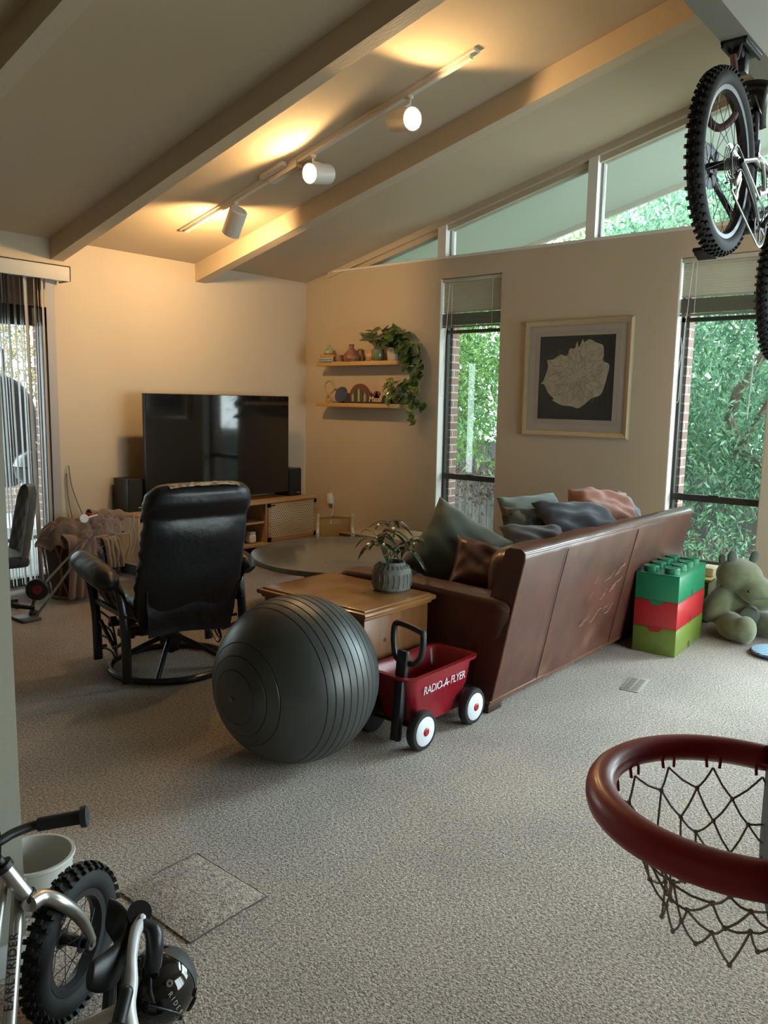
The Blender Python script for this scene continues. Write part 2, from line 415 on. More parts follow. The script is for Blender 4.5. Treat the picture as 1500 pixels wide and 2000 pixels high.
WARM = (1.0, 0.62, 0.27)
def spot(name, loc, target, power, angle=165, blend=0.25, rad=0.045, col=WARM):
    l = bpy.data.lights.new(name, 'SPOT'); l.energy = power; l.color = col; l.spot_size = math.radians(angle); l.spot_blend = blend; l.shadow_soft_size = rad
    o = bpy.data.objects.new(name, l); COL.objects.link(o); o.location = loc
    o.rotation_euler = (Vector(target) - Vector(loc)).to_track_quat('-Z', 'Y').to_euler()
    return o
sc = bpy.context.scene
sc.view_settings.view_transform = 'Standard'; sc.view_settings.look = 'None'; sc.view_settings.gamma = 1
sc.view_settings.exposure = 0.35
sc.cycles.max_bounces = 10; sc.cycles.diffuse_bounces = 6; sc.cycles.transparent_max_bounces = 24; sc.cycles.glossy_bounces = 4
sc.cycles.use_denoising = True; sc.cycles.caustics_reflective = False; sc.cycles.caustics_refractive = False
sc.cycles.sample_clamp_indirect = 8
# ------------------------------------------------------------------ track lights
def track_light():
    TX = 4.38
    t = thing('track_light', 'white ceiling track with three spotlight heads between two ceiling beams', 'track light', (TX, 4.5, cz(4.5)))
    W_ = mat('track_white', (0.62, 0.58, 0.52), 0.4)
    def P(x, y, d): return (x - TX, y - 4.5, cz(y) - d - cz(4.5))
    def slab(x0, x1, y0, y1, d0, d1):
        b = MB(); pts = [(y0, d1), (y1, d1), (y1, d0), (y0, d0)]
        b.sprism([[P(x, y, d) for y, d in pts] for x in (x0, x1)]); return b
    slab(TX - .018, TX + .018, 3.02, 5.95, 0.018, 0.042).build('rail', W_, t, smooth=False)
    slab(TX - .032, TX + .032, 2.98, 6.0, 0.0, 0.018).build('mounting_strip', W_, t, smooth=False)
    slab(TX - .03, TX + .03, 4.55, 4.85, 0.018, 0.07).build('connector_box', W_, t, smooth=False)
    slab(TX - .085, TX - .035, 4.65, 4.9, 0.0, 0.03).build('canopy', W_, t, smooth=False)
    bulbm = mat('lamp_glow', (1, .9, .7), 0.5, emis=((1.0, 0.80, 0.48), 30))
    L = []
    for (y, hc, ax) in ((5.285, (4.38, 5.30, 3.045), (0.10, 0.62, -0.78)), (4.40, (4.46, 4.42, 3.30), (-0.96, -0.05, -0.2)), (3.50, (4.32, 3.50, 3.46), (-0.30, -0.93, -0.20))):
        ax = Vector(ax).normalized(); hc = Vector(hc) - Vector((TX, 4.5, cz(4.5)))
        top = Vector(P(TX, y, 0.042))
        M = Matrix.Translation(hc) @ ax.to_track_quat('Z', 'Y').to_matrix().to_4x4()
        h = MB()
        h.lathe([(0, -.115), (.062, -.115), (.074, -.105), (.074, .105), (.068, .105), (.066, -.02), (0, -.03)], 28, M)
        ho = h.build('spotlight_head', W_, t)
        a = MB(); a.tube([top, top + Vector((0, 0, -.05)), hc - ax * 0.03 + Vector((0, 0, .07))], .009, 8); a.cyl(top, top + Vector((0, 0, -.02)), .022)
        a.build('stem', W_, ho)
        b = MB(); b.lathe([(0, .098), (.03, .096), (.055, .088), (.062, .07), (.05, .02), (0, 0)], 24, M)
        b.build('bulb', bulbm, ho)
        L.append((Vector((TX, 4.5, cz(4.5))) + hc + ax * 0.125, ax))
    return L
LT = track_light()
spot('lamp_light', LT[0][0], LT[0][0] + Vector((0.45, 1, 0.10)), 68, 178, 0.35)
spot('lamp_light', LT[1][0], LT[1][0] + Vector((-.96, -.1, -0.30)), 42, 168, 0.2)
spot('lamp_light', LT[2][0], LT[2][0] + Vector((-.3, -.93, -0.25)), 38, 168, 0.2)
# ------------------------------------------------------------------ outdoors
def leafmat(name, c1, c2, c3):
    m = bpy.data.materials.new(name); m.use_nodes = True
    nt = m.node_tree; N = nt.nodes; L = nt.links; N.clear()
    o = N.new('ShaderNodeOutputMaterial'); d = N.new('ShaderNodeBsdfDiffuse'); t = N.new('ShaderNodeBsdfTranslucent'); x = N.new('ShaderNodeMixShader'); x.inputs[0].default_value = 0.45
    g = N.new('ShaderNodeNewGeometry'); r = N.new('ShaderNodeValToRGB'); L.new(g.outputs['Random Per Island'], r.inputs[0])
    r.color_ramp.elements[0].color = (*c1, 1); r.color_ramp.elements[1].color = (*c3, 1); e = r.color_ramp.elements.new(0.55); e.color = (*c2, 1)
    L.new(r.outputs[0], d.inputs[0]); L.new(r.outputs[0], t.inputs[0]); L.new(d.outputs[0], x.inputs[1]); L.new(t.outputs[0], x.inputs[2])
    gl = N.new('ShaderNodeBsdfGlossy'); gl.inputs['Roughness'].default_value = 0.35; y = N.new('ShaderNodeMixShader'); y.inputs[0].default_value = 0.06
    L.new(x.outputs[0], y.inputs[1]); L.new(gl.outputs[0], y.inputs[2]); L.new(y.outputs[0], o.inputs[0])
    return m
ML1 = leafmat('leaf_green', (0.045, 0.12, 0.03), (0.14, 0.31, 0.07), (0.32, 0.52, 0.16))
ML2 = leafmat('leaf_bluegreen', (0.045, 0.12, 0.07), (0.13, 0.29, 0.17), (0.30, 0.50, 0.30))
ML3 = leafmat('leaf_dry', (0.07, 0.04, 0.03), (0.11, 0.075, 0.055), (0.16, 0.12, 0.09))
ML4 = leafmat('leaf_yellow', (0.10, 0.10, 0.02), (0.2, 0.17, 0.04), (0.24, 0.12, 0.04))
M_bark = mat('bark', (0.12, 0.09, 0.07), 0.9, bump=(20, 0.6, 0.02), mix=((0.20, 0.16, 0.12), 9, .4, .6), stretch=(1, 1, .3))
def leaves(name, m, blobs, n, size, parent, seed, droop=0.3, wid=0.3):
    r = random.Random(seed); vs = []; fs = []
    tot = sum(b[1][0] * b[1][1] * b[1][2] for b in blobs)
    for c, rad in blobs:
        k = int(n * rad[0] * rad[1] * rad[2] / tot)
        # twigs: clusters of leaves
        for _ in range(k // 9):
            while True:
                p = Vector((r.uniform(-1, 1), r.uniform(-1, 1), r.uniform(-1, 1)))
                if 0.1 < p.length < 1: break
            p = Vector((c[0] + p.x * rad[0], c[1] + p.y * rad[1], c[2] + p.z * rad[2]))
            td = Vector((r.uniform(-1, 1), r.uniform(-1, 1), r.uniform(-0.9, 0.4))).normalized()
            for q in range(9):
                b = p + td * (q * size * 0.45) + Vector((r.gauss(0, 1), r.gauss(0, 1), r.gauss(0, 1))) * size * .25
                d = (td * .6 + Vector((r.uniform(-1, 1), r.uniform(-1, 1), r.uniform(-1, .6) - droop))).normalized()
                s = d.cross(Vector((r.uniform(-1, 1), r.uniform(-1, 1), r.uniform(-1, 1)))).normalized()
                L_ = size * r.uniform(.7, 1.35); i = len(vs)
                nn = d.cross(s) * L_ * .06
                vs += [b, b + d * L_ * .45 + s * L_ * wid * .5 + nn, b + d * L_, b + d * L_ * .45 - s * L_ * wid * .5 + nn]
                fs.append((i, i + 1, i + 2, i + 3))
    me = bpy.data.meshes.new(name); me.from_pydata(vs, [], fs); me.materials.append(m)
    o = bpy.data.objects.new(name, me); COL.objects.link(o); o.parent = parent; return o
GZ = -0.7
def tree(name, label, cat, loc, trunks, blobs, n, size, m, seed, extra=None, group=None):
    t = thing(name, label, cat, (*loc, GZ), group=group)
    tb = MB()
    for pts, r0 in trunks:
        P = smoothpath(pts, 4); tb.tube(P, [r0 * (1 - .75 * i / (len(P) - 1)) for i in range(len(P))], 8)
    tb.build('trunk', M_bark, t)
    leaves('foliage', m, blobs, n, size, t, seed)
    if extra: leaves('dry_foliage', ML3, *extra, t, seed + 50)
    return t
struct('ground_1', MB().mm((A + WT, -8, GZ - .2), (26, 22, GZ)), mat('garden_soil', (0.16, 0.13, 0.09), 0.95, mix=((0.10, 0.14, 0.05), 2, .4, .6)), smooth=False)
bpy.data.objects['ground_1'].name = 'floor_garden'
# young tree seen through the left tall window
tree('slender_tree', 'bright green leafy tree filling the upper part of the left tall window', 'tree', (9.6, 6.9),
     [([(0, 0, 0), (.05, .05, 1.3), (-.1, -.1, 2.6), (.1, 0, 4.0)], .06), ([(0, 0, 1.4), (-.5, -.3, 2.2), (-.8, -.6, 2.6)], .03), ([(0, 0, 1.8), (.3, .6, 2.6), (.4, 1.0, 3.2)], .03)],
     [((0, 0, 3.1), (1.0, 1.4, 1.0)), ((-.5, -.5, 2.1), (.55, .75, .6)), ((.2, .2, 4.3), (1.2, 1.6, .8))], 19000, .10, ML1, 3,
     ([((.2, -.55, 1.25), (.4, .4, .45))], 900, .08))
tree('broad_tree', 'large blue-green tree with a leaning branch filling the right tall window', 'tree', (9.3, 2.7),
     [([(.2, -.9, 0), (.25, -.6, 1.2), (0, .1, 2.2), (.1, -.5, 3.4), (.2, -1.0, 4.6)], .10), ([(.1, .1, .3), (-.3, .5, 1.4), (-.2, .65, 3.0)], .05), ([(0, 0, 1.8), (-.4, -.5, 2.6), (-.5, -1.1, 3.6)], .04)],
     [((.3, 0, 2.6), (1.0, 1.5, 1.3)), ((-.1, .2, 1.45), (.7, 1.0, .75)), ((.3, 0, 4.3), (1.2, 2.0, .9))], 30000, .085, ML2, 5)
tree('low_shrub', 'low tangled shrub with pale flowers at the foot of the right tall window', 'shrub', (8.2, 2.35),
     [([(0, 0, 0), (.1, .1, .5), (.3, .2, 1.0)], .02), ([(0, .2, 0), (-.2, .3, .5), (-.2, .5, 1.1)], .02)],
     [((0, 0, .55), (.5, .8, .55))], 2600, .06, ML2, 8, ([((.1, 0, .7), (.5, .7, .5))], 500, .035))
for i, (x, y, r, s) in enumerate([(12.4, 9.6, 2.2, 11), (15.2, 5.9, 2.4, 12), (12.6, 2.6, 2.3, 13)]):
    tree('garden_tree', ['green tree beyond the fence farthest left behind the high windows', 'green tree beyond the fence behind the left tall window',
          'green tree beyond the fence behind the right tall window', 'green tree beyond the fence, farthest right behind the high windows'][i], 'tree', (x, y),
         [([(0, 0, 0), (.1, .1, 2), (0, .2, 4.2)], .14)], [((0, 0, 3.6), (1.1, r, 2.2)), ((.1, .2, 5.4), (1.0, r * .9, 1.3)), ((0, 0, 1.9), (1.0, r * .9, 1.2))], 17000, .16, ML1 if i % 2 else ML2, s, group=None)
# board fence
fe = thing('board_fence', 'weathered grey board fence behind the trees outside', 'fence', (10.9, 4, GZ))
M_fence = mat('weathered_boards', (0.10, 0.092, 0.085), 0.9, mix=((0.05, 0.046, 0.043), 8, .4, .6), stretch=(1, 1, .1), bump=(30, .4, .01))
b = MB(); rr = random.Random(3)
y = -6.0
while y < 10:
    b.mm((0, y, 0), (.02, y + .135, 1.72 + rr.uniform(-.01, .01))); y += .142
b.build('boards', M_fence, fe, smooth=False)
b = MB(); b.mm((.02, -6, .3), (.06, 10, .38)); b.mm((.02, -6, 1.35), (.06, 10, 1.43)); b.build('rail', M_fence, fe, smooth=False)
for k in range(7):
    MB().mm((.06, -6 + k * 2.6, 0), (.15, -5.91 + k * 2.6, 1.8)).build('post', M_fence, fe, smooth=False)
# brick cladding outside
def brickmat():
    m = bpy.data.materials.new('red_brick'); m.use_nodes = True; nt = m.node_tree; N = nt.nodes; L = nt.links; b = N['Principled BSDF']
    tc = N.new('ShaderNodeTexCoord'); mp = N.new('ShaderNodeMapping'); mp.inputs['Rotation'].default_value = (PI / 2, 0, 0)
    br = N.new('ShaderNodeTexBrick'); br.inputs['Scale'].default_value = 1; br.inputs['Brick Width'].default_value = .2; br.inputs['Row Height'].default_value = .075; br.inputs['Mortar Size'].default_value = .007
    br.inputs['Color1'].default_value = (.20, .11, .085, 1); br.inputs['Color2'].default_value = (.28, .17, .13, 1); br.inputs['Mortar'].default_value = (.45, .42, .38, 1)
    L.new(tc.outputs['Object'], mp.inputs[0]); L.new(mp.outputs[0], br.inputs[0]); L.new(br.outputs[0], b.inputs[0]); b.inputs['Roughness'].default_value = .9; return m
M_brick = brickmat()
b = MB()
for y0, y1 in ((4.71, B + .4), (2.37, 4.09), (1.0, 1.72), (-3.6, -1.7)): b.mm((A + WT, y0, GZ), (A + WT + .12, y1, 2.9))
struct('wall_brick_cladding', b, M_brick, smooth=False)
# patio beyond the sliding door
struct('floor_patio', MB().mm((-3, B + .15, -.12), (A + WT, 11.5, -.04)), mat('patio_concrete', (0.25, 0.25, 0.24), 0.9, mix=((0.2, 0.2, 0.19), 3, .4, .6)), smooth=False)
struct('ceiling_patio', MB().mm((-3, B + .15, 2.45), (A + WT, 9.6, 2.6)), M_soffit, smooth=False)
struct('wall_patio', MB().mm((-3, 11.3, -.1), (A + WT, 11.5, .75)), M_brick, smooth=False)
struct('wall_patio_brick', MB().mm((3.47, B + .15, -.1), (A + WT, B + .30, 2.45)), M_brick, smooth=False)
tree('patio_tree', 'yellow-green tree beyond the patio seen between the vertical blinds', 'tree', (6.2, 14.3),
     [([(0, 0, 0), (.1, .1, 2), (0, .2, 3)], .12)], [((-.3, .2, 2.9), (1.8, .8, 1.2))], 6000, .13, ML4, 21)
tree('patio_hedge', 'green hedge beyond the patio wall', 'hedge', (5.0, 12.4),
     [([(0, 0, 0), (.1, .1, 1), (0, .2, 1.5)], .05)], [((0, 0, 1.7), (2.0, .5, .7))], 6000, .09, ML1, 22)
pc = thing('hanging_egg_chair', 'dark oval hanging chair on the patio behind the vertical blinds', 'chair', (4.15, 9.0, -.04))
MB().sph((0, 0, 1.25), (.36, .36, .62), 24).build('pod', mat('dark_wicker', (.04, .04, .045), .8, bump=(60, .5, .01)), pc)
MB().tube(smoothpath([(.1, .5, 0), (.1, .55, 1.2), (.05, .4, 2.1), (0, 0, 2.15), (0, 0, 1.85)], 5), .02, 8).build('stand', M_black, pc)
MB().lathe([(0, 0), (.42, 0), (.42, .04), (0, .05)], 24, Matrix.Translation((.1, .4, 0))).build('base', M_black, pc)
gr = thing('kettle_grill', 'black domed kettle grill on the patio behind the blinds', 'grill', (4.13, 8.2, -.04))
MB().lathe([(0, 1.12), (.14, 1.10), (.24, 1.02), (.27, .93), (.25, .93), (0, .95)], 24).build('lid', mat('grill_enamel', (.02, .02, .022), .25), gr)
MB().lathe([(0, .68), (.14, .70), (.25, .82), (.27, .92), (.25, .92), (0, .8)], 24).build('bowl', MATS['grill_enamel'], gr)
for k in range(3):
    a = k * 2.1; MB().cyl((.14 * math.cos(a), .14 * math.sin(a), .74), (.28 * math.cos(a), .28 * math.sin(a), 0), .012).build('leg', M_black, gr)
MB().tube([(-.06, 0, 1.11), (-.05, 0, 1.17), (.05, 0, 1.17), (.06, 0, 1.11)], .012, 8).build('handle', M_white, gr)
# ------------------------------------------------------------------ seating and tables
M_leather = mat('brown_leather', (0.115, 0.042, 0.026), 0.36, mix=((0.075, 0.026, 0.018), 5, .35, .65), bump=(7, .25, .02), spec=.55, coat=.25, coat_rough=.25, mix2=((0.19, 0.085, 0.055), 3.0, .62, .8))
M_leather_top = mat('worn_leather', (0.15, 0.058, 0.032), 0.3, mix=((0.21, 0.10, 0.06), 14, .5, .75), bump=(14, .25, .01), coat=.2, coat_rough=.25)
M_blackleather = mat('black_leather', (0.009, 0.009, 0.010), 0.38, bump=(9, .4, .02), spec=.4, coat=.05, coat_rough=.2)
M_blackpaint = mat('black_metal', (0.012, 0.012, 0.013), 0.3, spec=.6)

# ---- sofa
def sofa():
    t = thing('leather_sofa', 'long worn brown leather sofa seen from behind, with scratched back panel', 'sofa', (3.46, 2.14, 0))
    Lx = 2.42
    # leaning back with rounded top; profile in (y,z)
    prof = [(0.0, .07), (-.045, .30), (-.10, .60), (-.150, .84), (-.148, .875), (-.125, .892), (-.06, .893), (-.035, .88), (.02, .70), (.10, .44), (.12, .07)]
    b = MB(); n = 40
    secs = []
    for i in range(n + 1):
        x = Lx * i / n
        s = []
        for k, (y, z) in enumerate(prof):
            w = 0.006 * noise.noise(Vector((x * 3, z * 2, 1.3))) + .004 * math.sin(x * 5.2)
            seam = min(abs(x - sx) for sx in (.48, .95, 1.44, 1.92))
            if k < 4: w += .007 * math.exp(-(seam / .012) ** 2) - .004
            xx = x
            if i == 0: xx = .012 * (z / .9)
            s.append((xx + .03 * z, y + w, z + (.004 * noise.noise(Vector((x * 7, 0, 5))) if z > .8 else 0)))
        secs.append(s)
    b.sprism(secs); b.build('back_panel', M_leather, t, angle=50)
    for sx in (.48, .95, 1.44, 1.92): MB().tube([(sx + .03 * z, y - .002, z) for y, z in prof[:4]], .0026, 6).build('seam', mat('seam_crevice_shade', (.04, .015, .012), .7), t)  # crevice shade of the seams is put into this dark colour
    b = MB(); b.tube([(x * Lx / 24 + .027, -.15 + .003 * math.sin(x * 1.7), .868 + .003 * noise.noise(Vector((x * .9, 3, 1)))) for x in range(25)], .0065, 8)
    b.tube([(.006 + .03 * z, y - .004, z) for y, z in prof[:5]], .006, 8)
    b.build('piping', M_leather_top, t)
    # arms: leaning panel with padded wing top, running forward (+y)
    for nm, x0, sg in (('near', 0, 1), ('far', Lx, -1)):
        b = MB()
        secs = []
        for i in range(15):
            y = .01 + (1.10) * i / 14
            fl = .035 * math.sin(min(1, i / 14) * PI)
            zt = .61 + .015 * math.sin(i / 14 * PI)
            yo = lambda z: -.13 * z / .62 * max(0, 1 - i / 5)
            pts = [(.0, .05), (.0, .40), (-.012, zt - .06), (-.035 - fl * .3, zt - .02), (-.03 - fl * .2, zt + .005), (.06, zt + .02), (.17, zt + .005), (.19, zt - .04), (.175, zt - .09), (.175, .05)]
            secs.append([(x0 + sg * (px + .02), y + yo(z), z) for px, z in pts])
        b.sprism(secs); b.build('armrest', M_leather, t, angle=50, sub=1)
    # seat cushions and base
    MB().mm((.18, .1, .06), (Lx - .18, 1.02, .26), bev=.02).build('base', M_leather, t)
    for k in range(3):
        MB().mm((.20 + k * .68, .14, .26), (.87 + k * .68, 1.10, .43), bev=.05).build('seat_cushion', M_leather, t, sub=1)
    for k in range(3):
        b = MB()
        def f(u, v, k=k):
            a = 2 * PI * u
            return (.53 + k * .68 + .33 * math.copysign(abs(math.cos(a)) ** .5, math.cos(a)) * math.sin(PI * v) ** .4, .12 + .11 * (-math.cos(PI * v)), .64 + .2 * math.copysign(abs(math.sin(a)) ** .5, math.sin(a)) * math.sin(PI * v) ** .4)
        b.grid(f, 32, 12, cu=True); b.build('back_cushion', M_leather_top, t)
    MB().mm((.0, 0.0, .045), (Lx, .12, .07), bev=.006).build('bottom_rail', M_leather_top, t)
    for x, y in ((.06, .05), (Lx - .06, .05), (.08, 1.02), (Lx - .08, 1.02)):
        MB().box((x, y, .025), (.13, .09, .05), bev=.005).build('foot', mat('dark_wood_foot', (.05, .02, .013), .4), t)
    # pale scratches on the back panel
    r = random.Random(4); SM = mat('scratch_leather', (.42, .22, .17), .7)
    for k in range(16):
        x = 1.02 + r.uniform(-.25, .25); z = .42 + r.uniform(-.14, .22); l = r.uniform(.04, .14)
        P = [];
        for q in range(6):
            xx = x + l * q / 5; zz = z + .5 * l * q / 5 + .012 * math.sin(q * 1.3 + k)
            yy = -.165 * zz / .84 - .0022 if zz > .3 else -.15 * zz - .002
            yy = yy - .0035 if True else yy
            P.append((xx, yy + .006 * noise.noise(Vector((xx * 3, zz * 2, 1.3))) + .004 * math.sin(xx * 5.2), zz))
        MB().tube(P, .0012, 4).build('scratch', SM, t)
sofa()

# ---- pillows
def pillow(name, label, cat, c, size, normal, up, m, seed=1, sag=0.0, group=None, wr=.02, back=None):
    w, h, th = size
    t = tag(bpy.data.objects.new(name, None), label, cat, group); bpy.data.objects.remove(t)
    n = Vector(normal).normalized(); u = Vector(up); u = (u - n * u.dot(n)).normalized(); x = u.cross(n).normalized()
    b = MB(); N_ = 30
    def side(sg):
        def f(a, v):
            p = 2 * a - 1; q = 2 * v - 1
            pin = 1 - .10 * (1 - p * p) * abs(q) ** 3 * 0 
            X = p * (1 - .09 * (1 - q * q)); Y = q * (1 - .09 * (1 - p * p))
            e = max(0, (1 - p ** 4) * (1 - q ** 4)); T = th * .5 * e ** .55
            wv = wr * e ** .3 * noise.noise(Vector((p * 2.2 + seed * 3.1, q * 2.2, seed * 1.7 + sg))) + wr * .5 * e * math.sin((p * 3 + q * 5) * 2 + seed) * .35
            cr = .6 * wr * (abs(p) ** 6 + abs(q) ** 6) * math.sin(9 * (p - q) + seed)
            return (X * w / 2, Y * h / 2 - sag * (1 - p * p) * (q + 1) * .5, sg * (T + wv * (1 if e > 0 else 0)) + (cr if e > .02 else 0))
        return f
    b.grid(side(1), N_, N_); b.grid(side(-1), N_, N_)
    bmesh.ops.remove_doubles(b.bm, verts=b.bm.verts, dist=.002)
    o = b.build(name, m, None, loc=c, sub=1, angle=80)
    o.rotation_euler = Matrix(((x.x, u.x, n.x), (x.y, u.y, n.y), (x.z, u.z, n.z))).to_euler()
    return tag(o, label, cat, group)
M_sage = mat('sage_cotton', (.075, .095, .078), .9, bump=(300, .1, .001), sheen=.3)
M_sage2 = mat('sage_cotton_light', (.12, .15, .13), .9, bump=(300, .1, .001), sheen=.3)
M_navy = mat('navy_cotton', (.022, .027, .042), .85, bump=(300, .1, .001), sheen=.3)
M_navy2 = mat('slate_cotton', (.045, .05, .072), .85, sheen=.3)
M_terra = mat('terracotta_cotton', (.30, .135, .095), .9, bump=(12, .3, .01), sheen=.2)
M_camo = mat('camouflage_cloth', (.11, .10, .075), .9, mix=((.03, .035, .03), 9, .48, .54))
pillow('throw_pillow', 'large dark sage pillow propped on its corner at the near sofa arm', 'pillow', (4.03, 2.76, .70), (.58, .52, .24), (-.62, -.68, .38), (.25, -.5, .95), M_sage, 1)
pillow('leather_pillow', 'brown leather pillow between the large sage pillow and the sofa back', 'pillow', (3.93, 2.50, .655), (.42, .36, .17), (-.55, -.6, .55), (.25, -.05, .8), M_leather, 2)
pillow('throw_pillow', 'slate blue pillow lying low in the middle of the sofa back', 'pillow', (4.43, 2.44, .735), (.44, .34, .16), (-.35, -.5, .75), (.3, .35, .5), M_navy2, 3)
pillow('throw_pillow', 'long dark navy pillow with creases lying on the sofa back', 'pillow', (4.98, 2.42, .835), (.66, .36, .15), (-.25, -.7, 1.0), (.25, .45, .4), M_navy, 4, wr=.03)
pillow('throw_pillow', 'pale sage pillow standing behind the long navy pillow', 'pillow', (5.12, 2.85, .80), (.55, .40, .13), (-.35, -.8, .6), (.05, .2, .8), M_sage2, 5)
pillow('throw_pillow', 'small camouflage patterned pillow beside the wall outlet', 'pillow', (4.74, 2.70, .76), (.34, .36, .18), (-.6, -.7, .3), (.1, .1, .95), M_camo, 6)
pillow('cushion', 'puffy terracotta cushion with grey underside at the far sofa end', 'cushion', (5.42, 2.44, .86), (.56, .38, .22), (-.2, -.8, .85), (.25, .4, .7), M_terra, 7, wr=.035)
pillow('throw_pillow', 'grey pillow tucked under the terracotta cushion at the far end', 'pillow', (5.68, 2.38, .84), (.36, .34, .12), (.35, -.75, .6), (-.2, .4, .8), mat('grey_cotton', (.16, .17, .19), .9), 8)

# ---- pine end table
def end_table():
    t = thing('end_table', 'honey pine end table with moulded top beside the leather sofa', 'side table', (3.135, 2.88, 0))
    W1 = wood('honey_pine', (.36, .17, .055), (.25, .105, .032), 'x', 5, .28, coat=.35)
    W2 = wood('honey_pine_side', (.27, .115, .038), (.19, .075, .025), 'z', 5, .35, coat=.2)
    hx, hy = .295, .40
    b = MB(); b.mm((-hx + .025, -hy + .025, .588), (hx - .025, hy - .025, .603), bev=.004); b.build('top', W1, t)
    b = MB(); b.mm((-hx, -hy, .567), (hx, hy, .595), bev=.011); b.mm((-hx + .02, -hy + .02, .55), (hx - .02, hy - .02, .568), bev=.006); b.build('moulding', W1, t)
    hx -= .035; hy -= .035
    b = MB(); b.mm((-hx, -hy, .06), (hx, hy, .55), bev=.004); b.build('cabinet', W2, t)
    b = MB(); b.mm((-hx - .012, -hy - .012, 0), (hx + .012, hy + .012, .07), bev=.008); b.build('plinth', W2, t)
    K = mat('wood_knot', (.07, .025, .012), .5)
    for x, z in ((-.1, .42), (.12, .2)): MB().cyl((x, -hy - .001, z), (x, -hy + .002, z), .012, seg=12).build('wood_knot', K, t)
    for x, y in ((.02, -.12), (.16, -.02)): MB().cyl((x, y, .6025), (x, y, .6036), .009, seg=12).build('wood_knot', K, t)
end_table()

# ---- croton in carved pot
def croton():
    t = thing('potted_croton', 'small croton plant with speckled leaves in a carved grey pot on end table', 'plant', (3.32, 2.71, .603))
    b = MB(); b.lathe([(0, 0), (.09, 0), (.103, .012), (.108, .05), (.106, .10), (.095, .128), (.072, .142), (.074, .155), (.062, .157), (.060, .14), (0, .135)], 48)
    for k in range(24):
        a = 2 * PI * k / 24
        b.tube([(.109 * math.cos(a + s * .05), .109 * math.sin(a + s * .05), z) for s, z in ((0, .025), (.6, .05), (1, .075), (.4, .098))], .0018, 5)
        b.tube([(.100 * math.cos(a), .100 * math.sin(a), .125), (.078 * math.cos(a + .04), .078 * math.sin(a + .04), .143)], .002, 5)
    b.build('pot', mat('carved_stone_grey', (.26, .26, .235), .8, mix=((.18, .18, .16), 20, .4, .6), bump=(60, .3, .003)), t)
    MB().cyl((0, 0, .13), (0, 0, .139), .06).build('soil', mat('potting_soil', (.03, .02, .015), .95), t)
    r = random.Random(12); st = MB(); lf = MB()
    stems = [((-.03, .0), (-.07, .05, .30)), ((.01, .01), (.0, .02, .37)), ((.03, -.02), (.08, -.05, .26))]
    for (bx, by), top in stems:
        top = Vector(top); st.tube(smoothpath([(bx, by, .13), (bx * .7 + top.x * .4, by + top.y * .4, .2), top], 4), .0028, 6)
        for k in range(11):
            a = k * 2.4 + r.uniform(-.3, .3); ln = r.uniform(.12, .19); el = r.uniform(.1, .9) - (.3 if k < 4 else 0)
            base = top + Vector((0, 0, -.006 * (10 - k)))
            P = []
            for q in range(9):
                s = q / 8; h = ln * (s * math.cos(el) + .0); z = ln * (s * math.sin(el) - .75 * s * s)
                P.append(base + Vector((math.cos(a) * h, math.sin(a) * h, z)))
            d = Vector((-math.sin(a), math.cos(a), 0))
            prev = None
            for q, p in enumerate(P):
                s = q / 8; wd = .0165 * math.sin(PI * min(1, s * .93 + .06)) ** .7 + .0006
                row = [lf.bm.verts.new(p + d * wd + Vector((0, 0, .003))), lf.bm.verts.new(p), lf.bm.verts.new(p - d * wd + Vector((0, 0, .003)))]
                if prev:
                    lf.bm.faces.new((prev[0], prev[1], row[1], row[0])); lf.bm.faces.new((prev[1], prev[2], row[2], row[1]))
                prev = row
    st.build('stems', mat('plant_stem', (.16, .13, .07), .7), t)
    lf.build('leaves', mat('croton_leaf', (.012, .032, .012), .28, mix=((.30, .28, .04), 55, .62, .67), coat=.3), t)
croton()

# ---- round coffee table
def coffee_table():
    t = thing('coffee_table', 'large round speckled grey stone coffee table on a dark pedestal', 'coffee table', (4.49, 4.10, 0))
    M = mat('speckled_terrazzo', (.15, .135, .115), .22, mix=((.24, .22, .19), 160, .55, .7), coat=.3, coat_rough=.12)
    MB().lathe([(0, .415), (.73, .415), (.752, .422), (.755, .44), (.748, .457), (.73, .462), (0, .462)], 96).build('tabletop', M, t)
    MB().lathe([(.34, 0), (.36, .01), (.36, .415), (0, .415)], 8, Matrix.Rotation(.35, 4, 'Z')).build('pedestal', mat('dark_pedestal', (.035, .033, .03), .6), t, smooth=False)
coffee_table()

# ---- exercise ball
def ball():
    b = MB(); R = .375; prof = []
    grooves = [18, 27, 36, 66, 72, 78, 84, 90, 96, 102, 108, 114, 144, 153, 162]
    for k in range(0, 361):
        th = k / 2
        d = min(abs(th - g) for g in grooves); r = R - (.0032 if d < .26 else 0)
        prof.append((r * math.sin(math.radians(th)), r * math.cos(math.radians(th))))
    prof[0] = (0, R); prof[-1] = (0, -R)
    b.lathe(prof, 96, Matrix.Rotation(math.radians(-89), 4, 'Y'))
    t = thing('exercise_ball', 'big grey ribbed exercise ball in front of the end table', 'ball', (2.43, 2.53, 0))
    b.build('ball_skin', mat('grey_vinyl', (.06, .063, .061), .38, metal=.25, spec=.5, bump=(3, .03, .02)), t, loc=(0, 0, R), angle=20)
    MB().cyl((-.372, 0, 0), (-.379, 0, 0), .012).build('valve_plug', mat('valve_plastic', (.12, .12, .12), .5), t, loc=(0, 0, R))
ball()

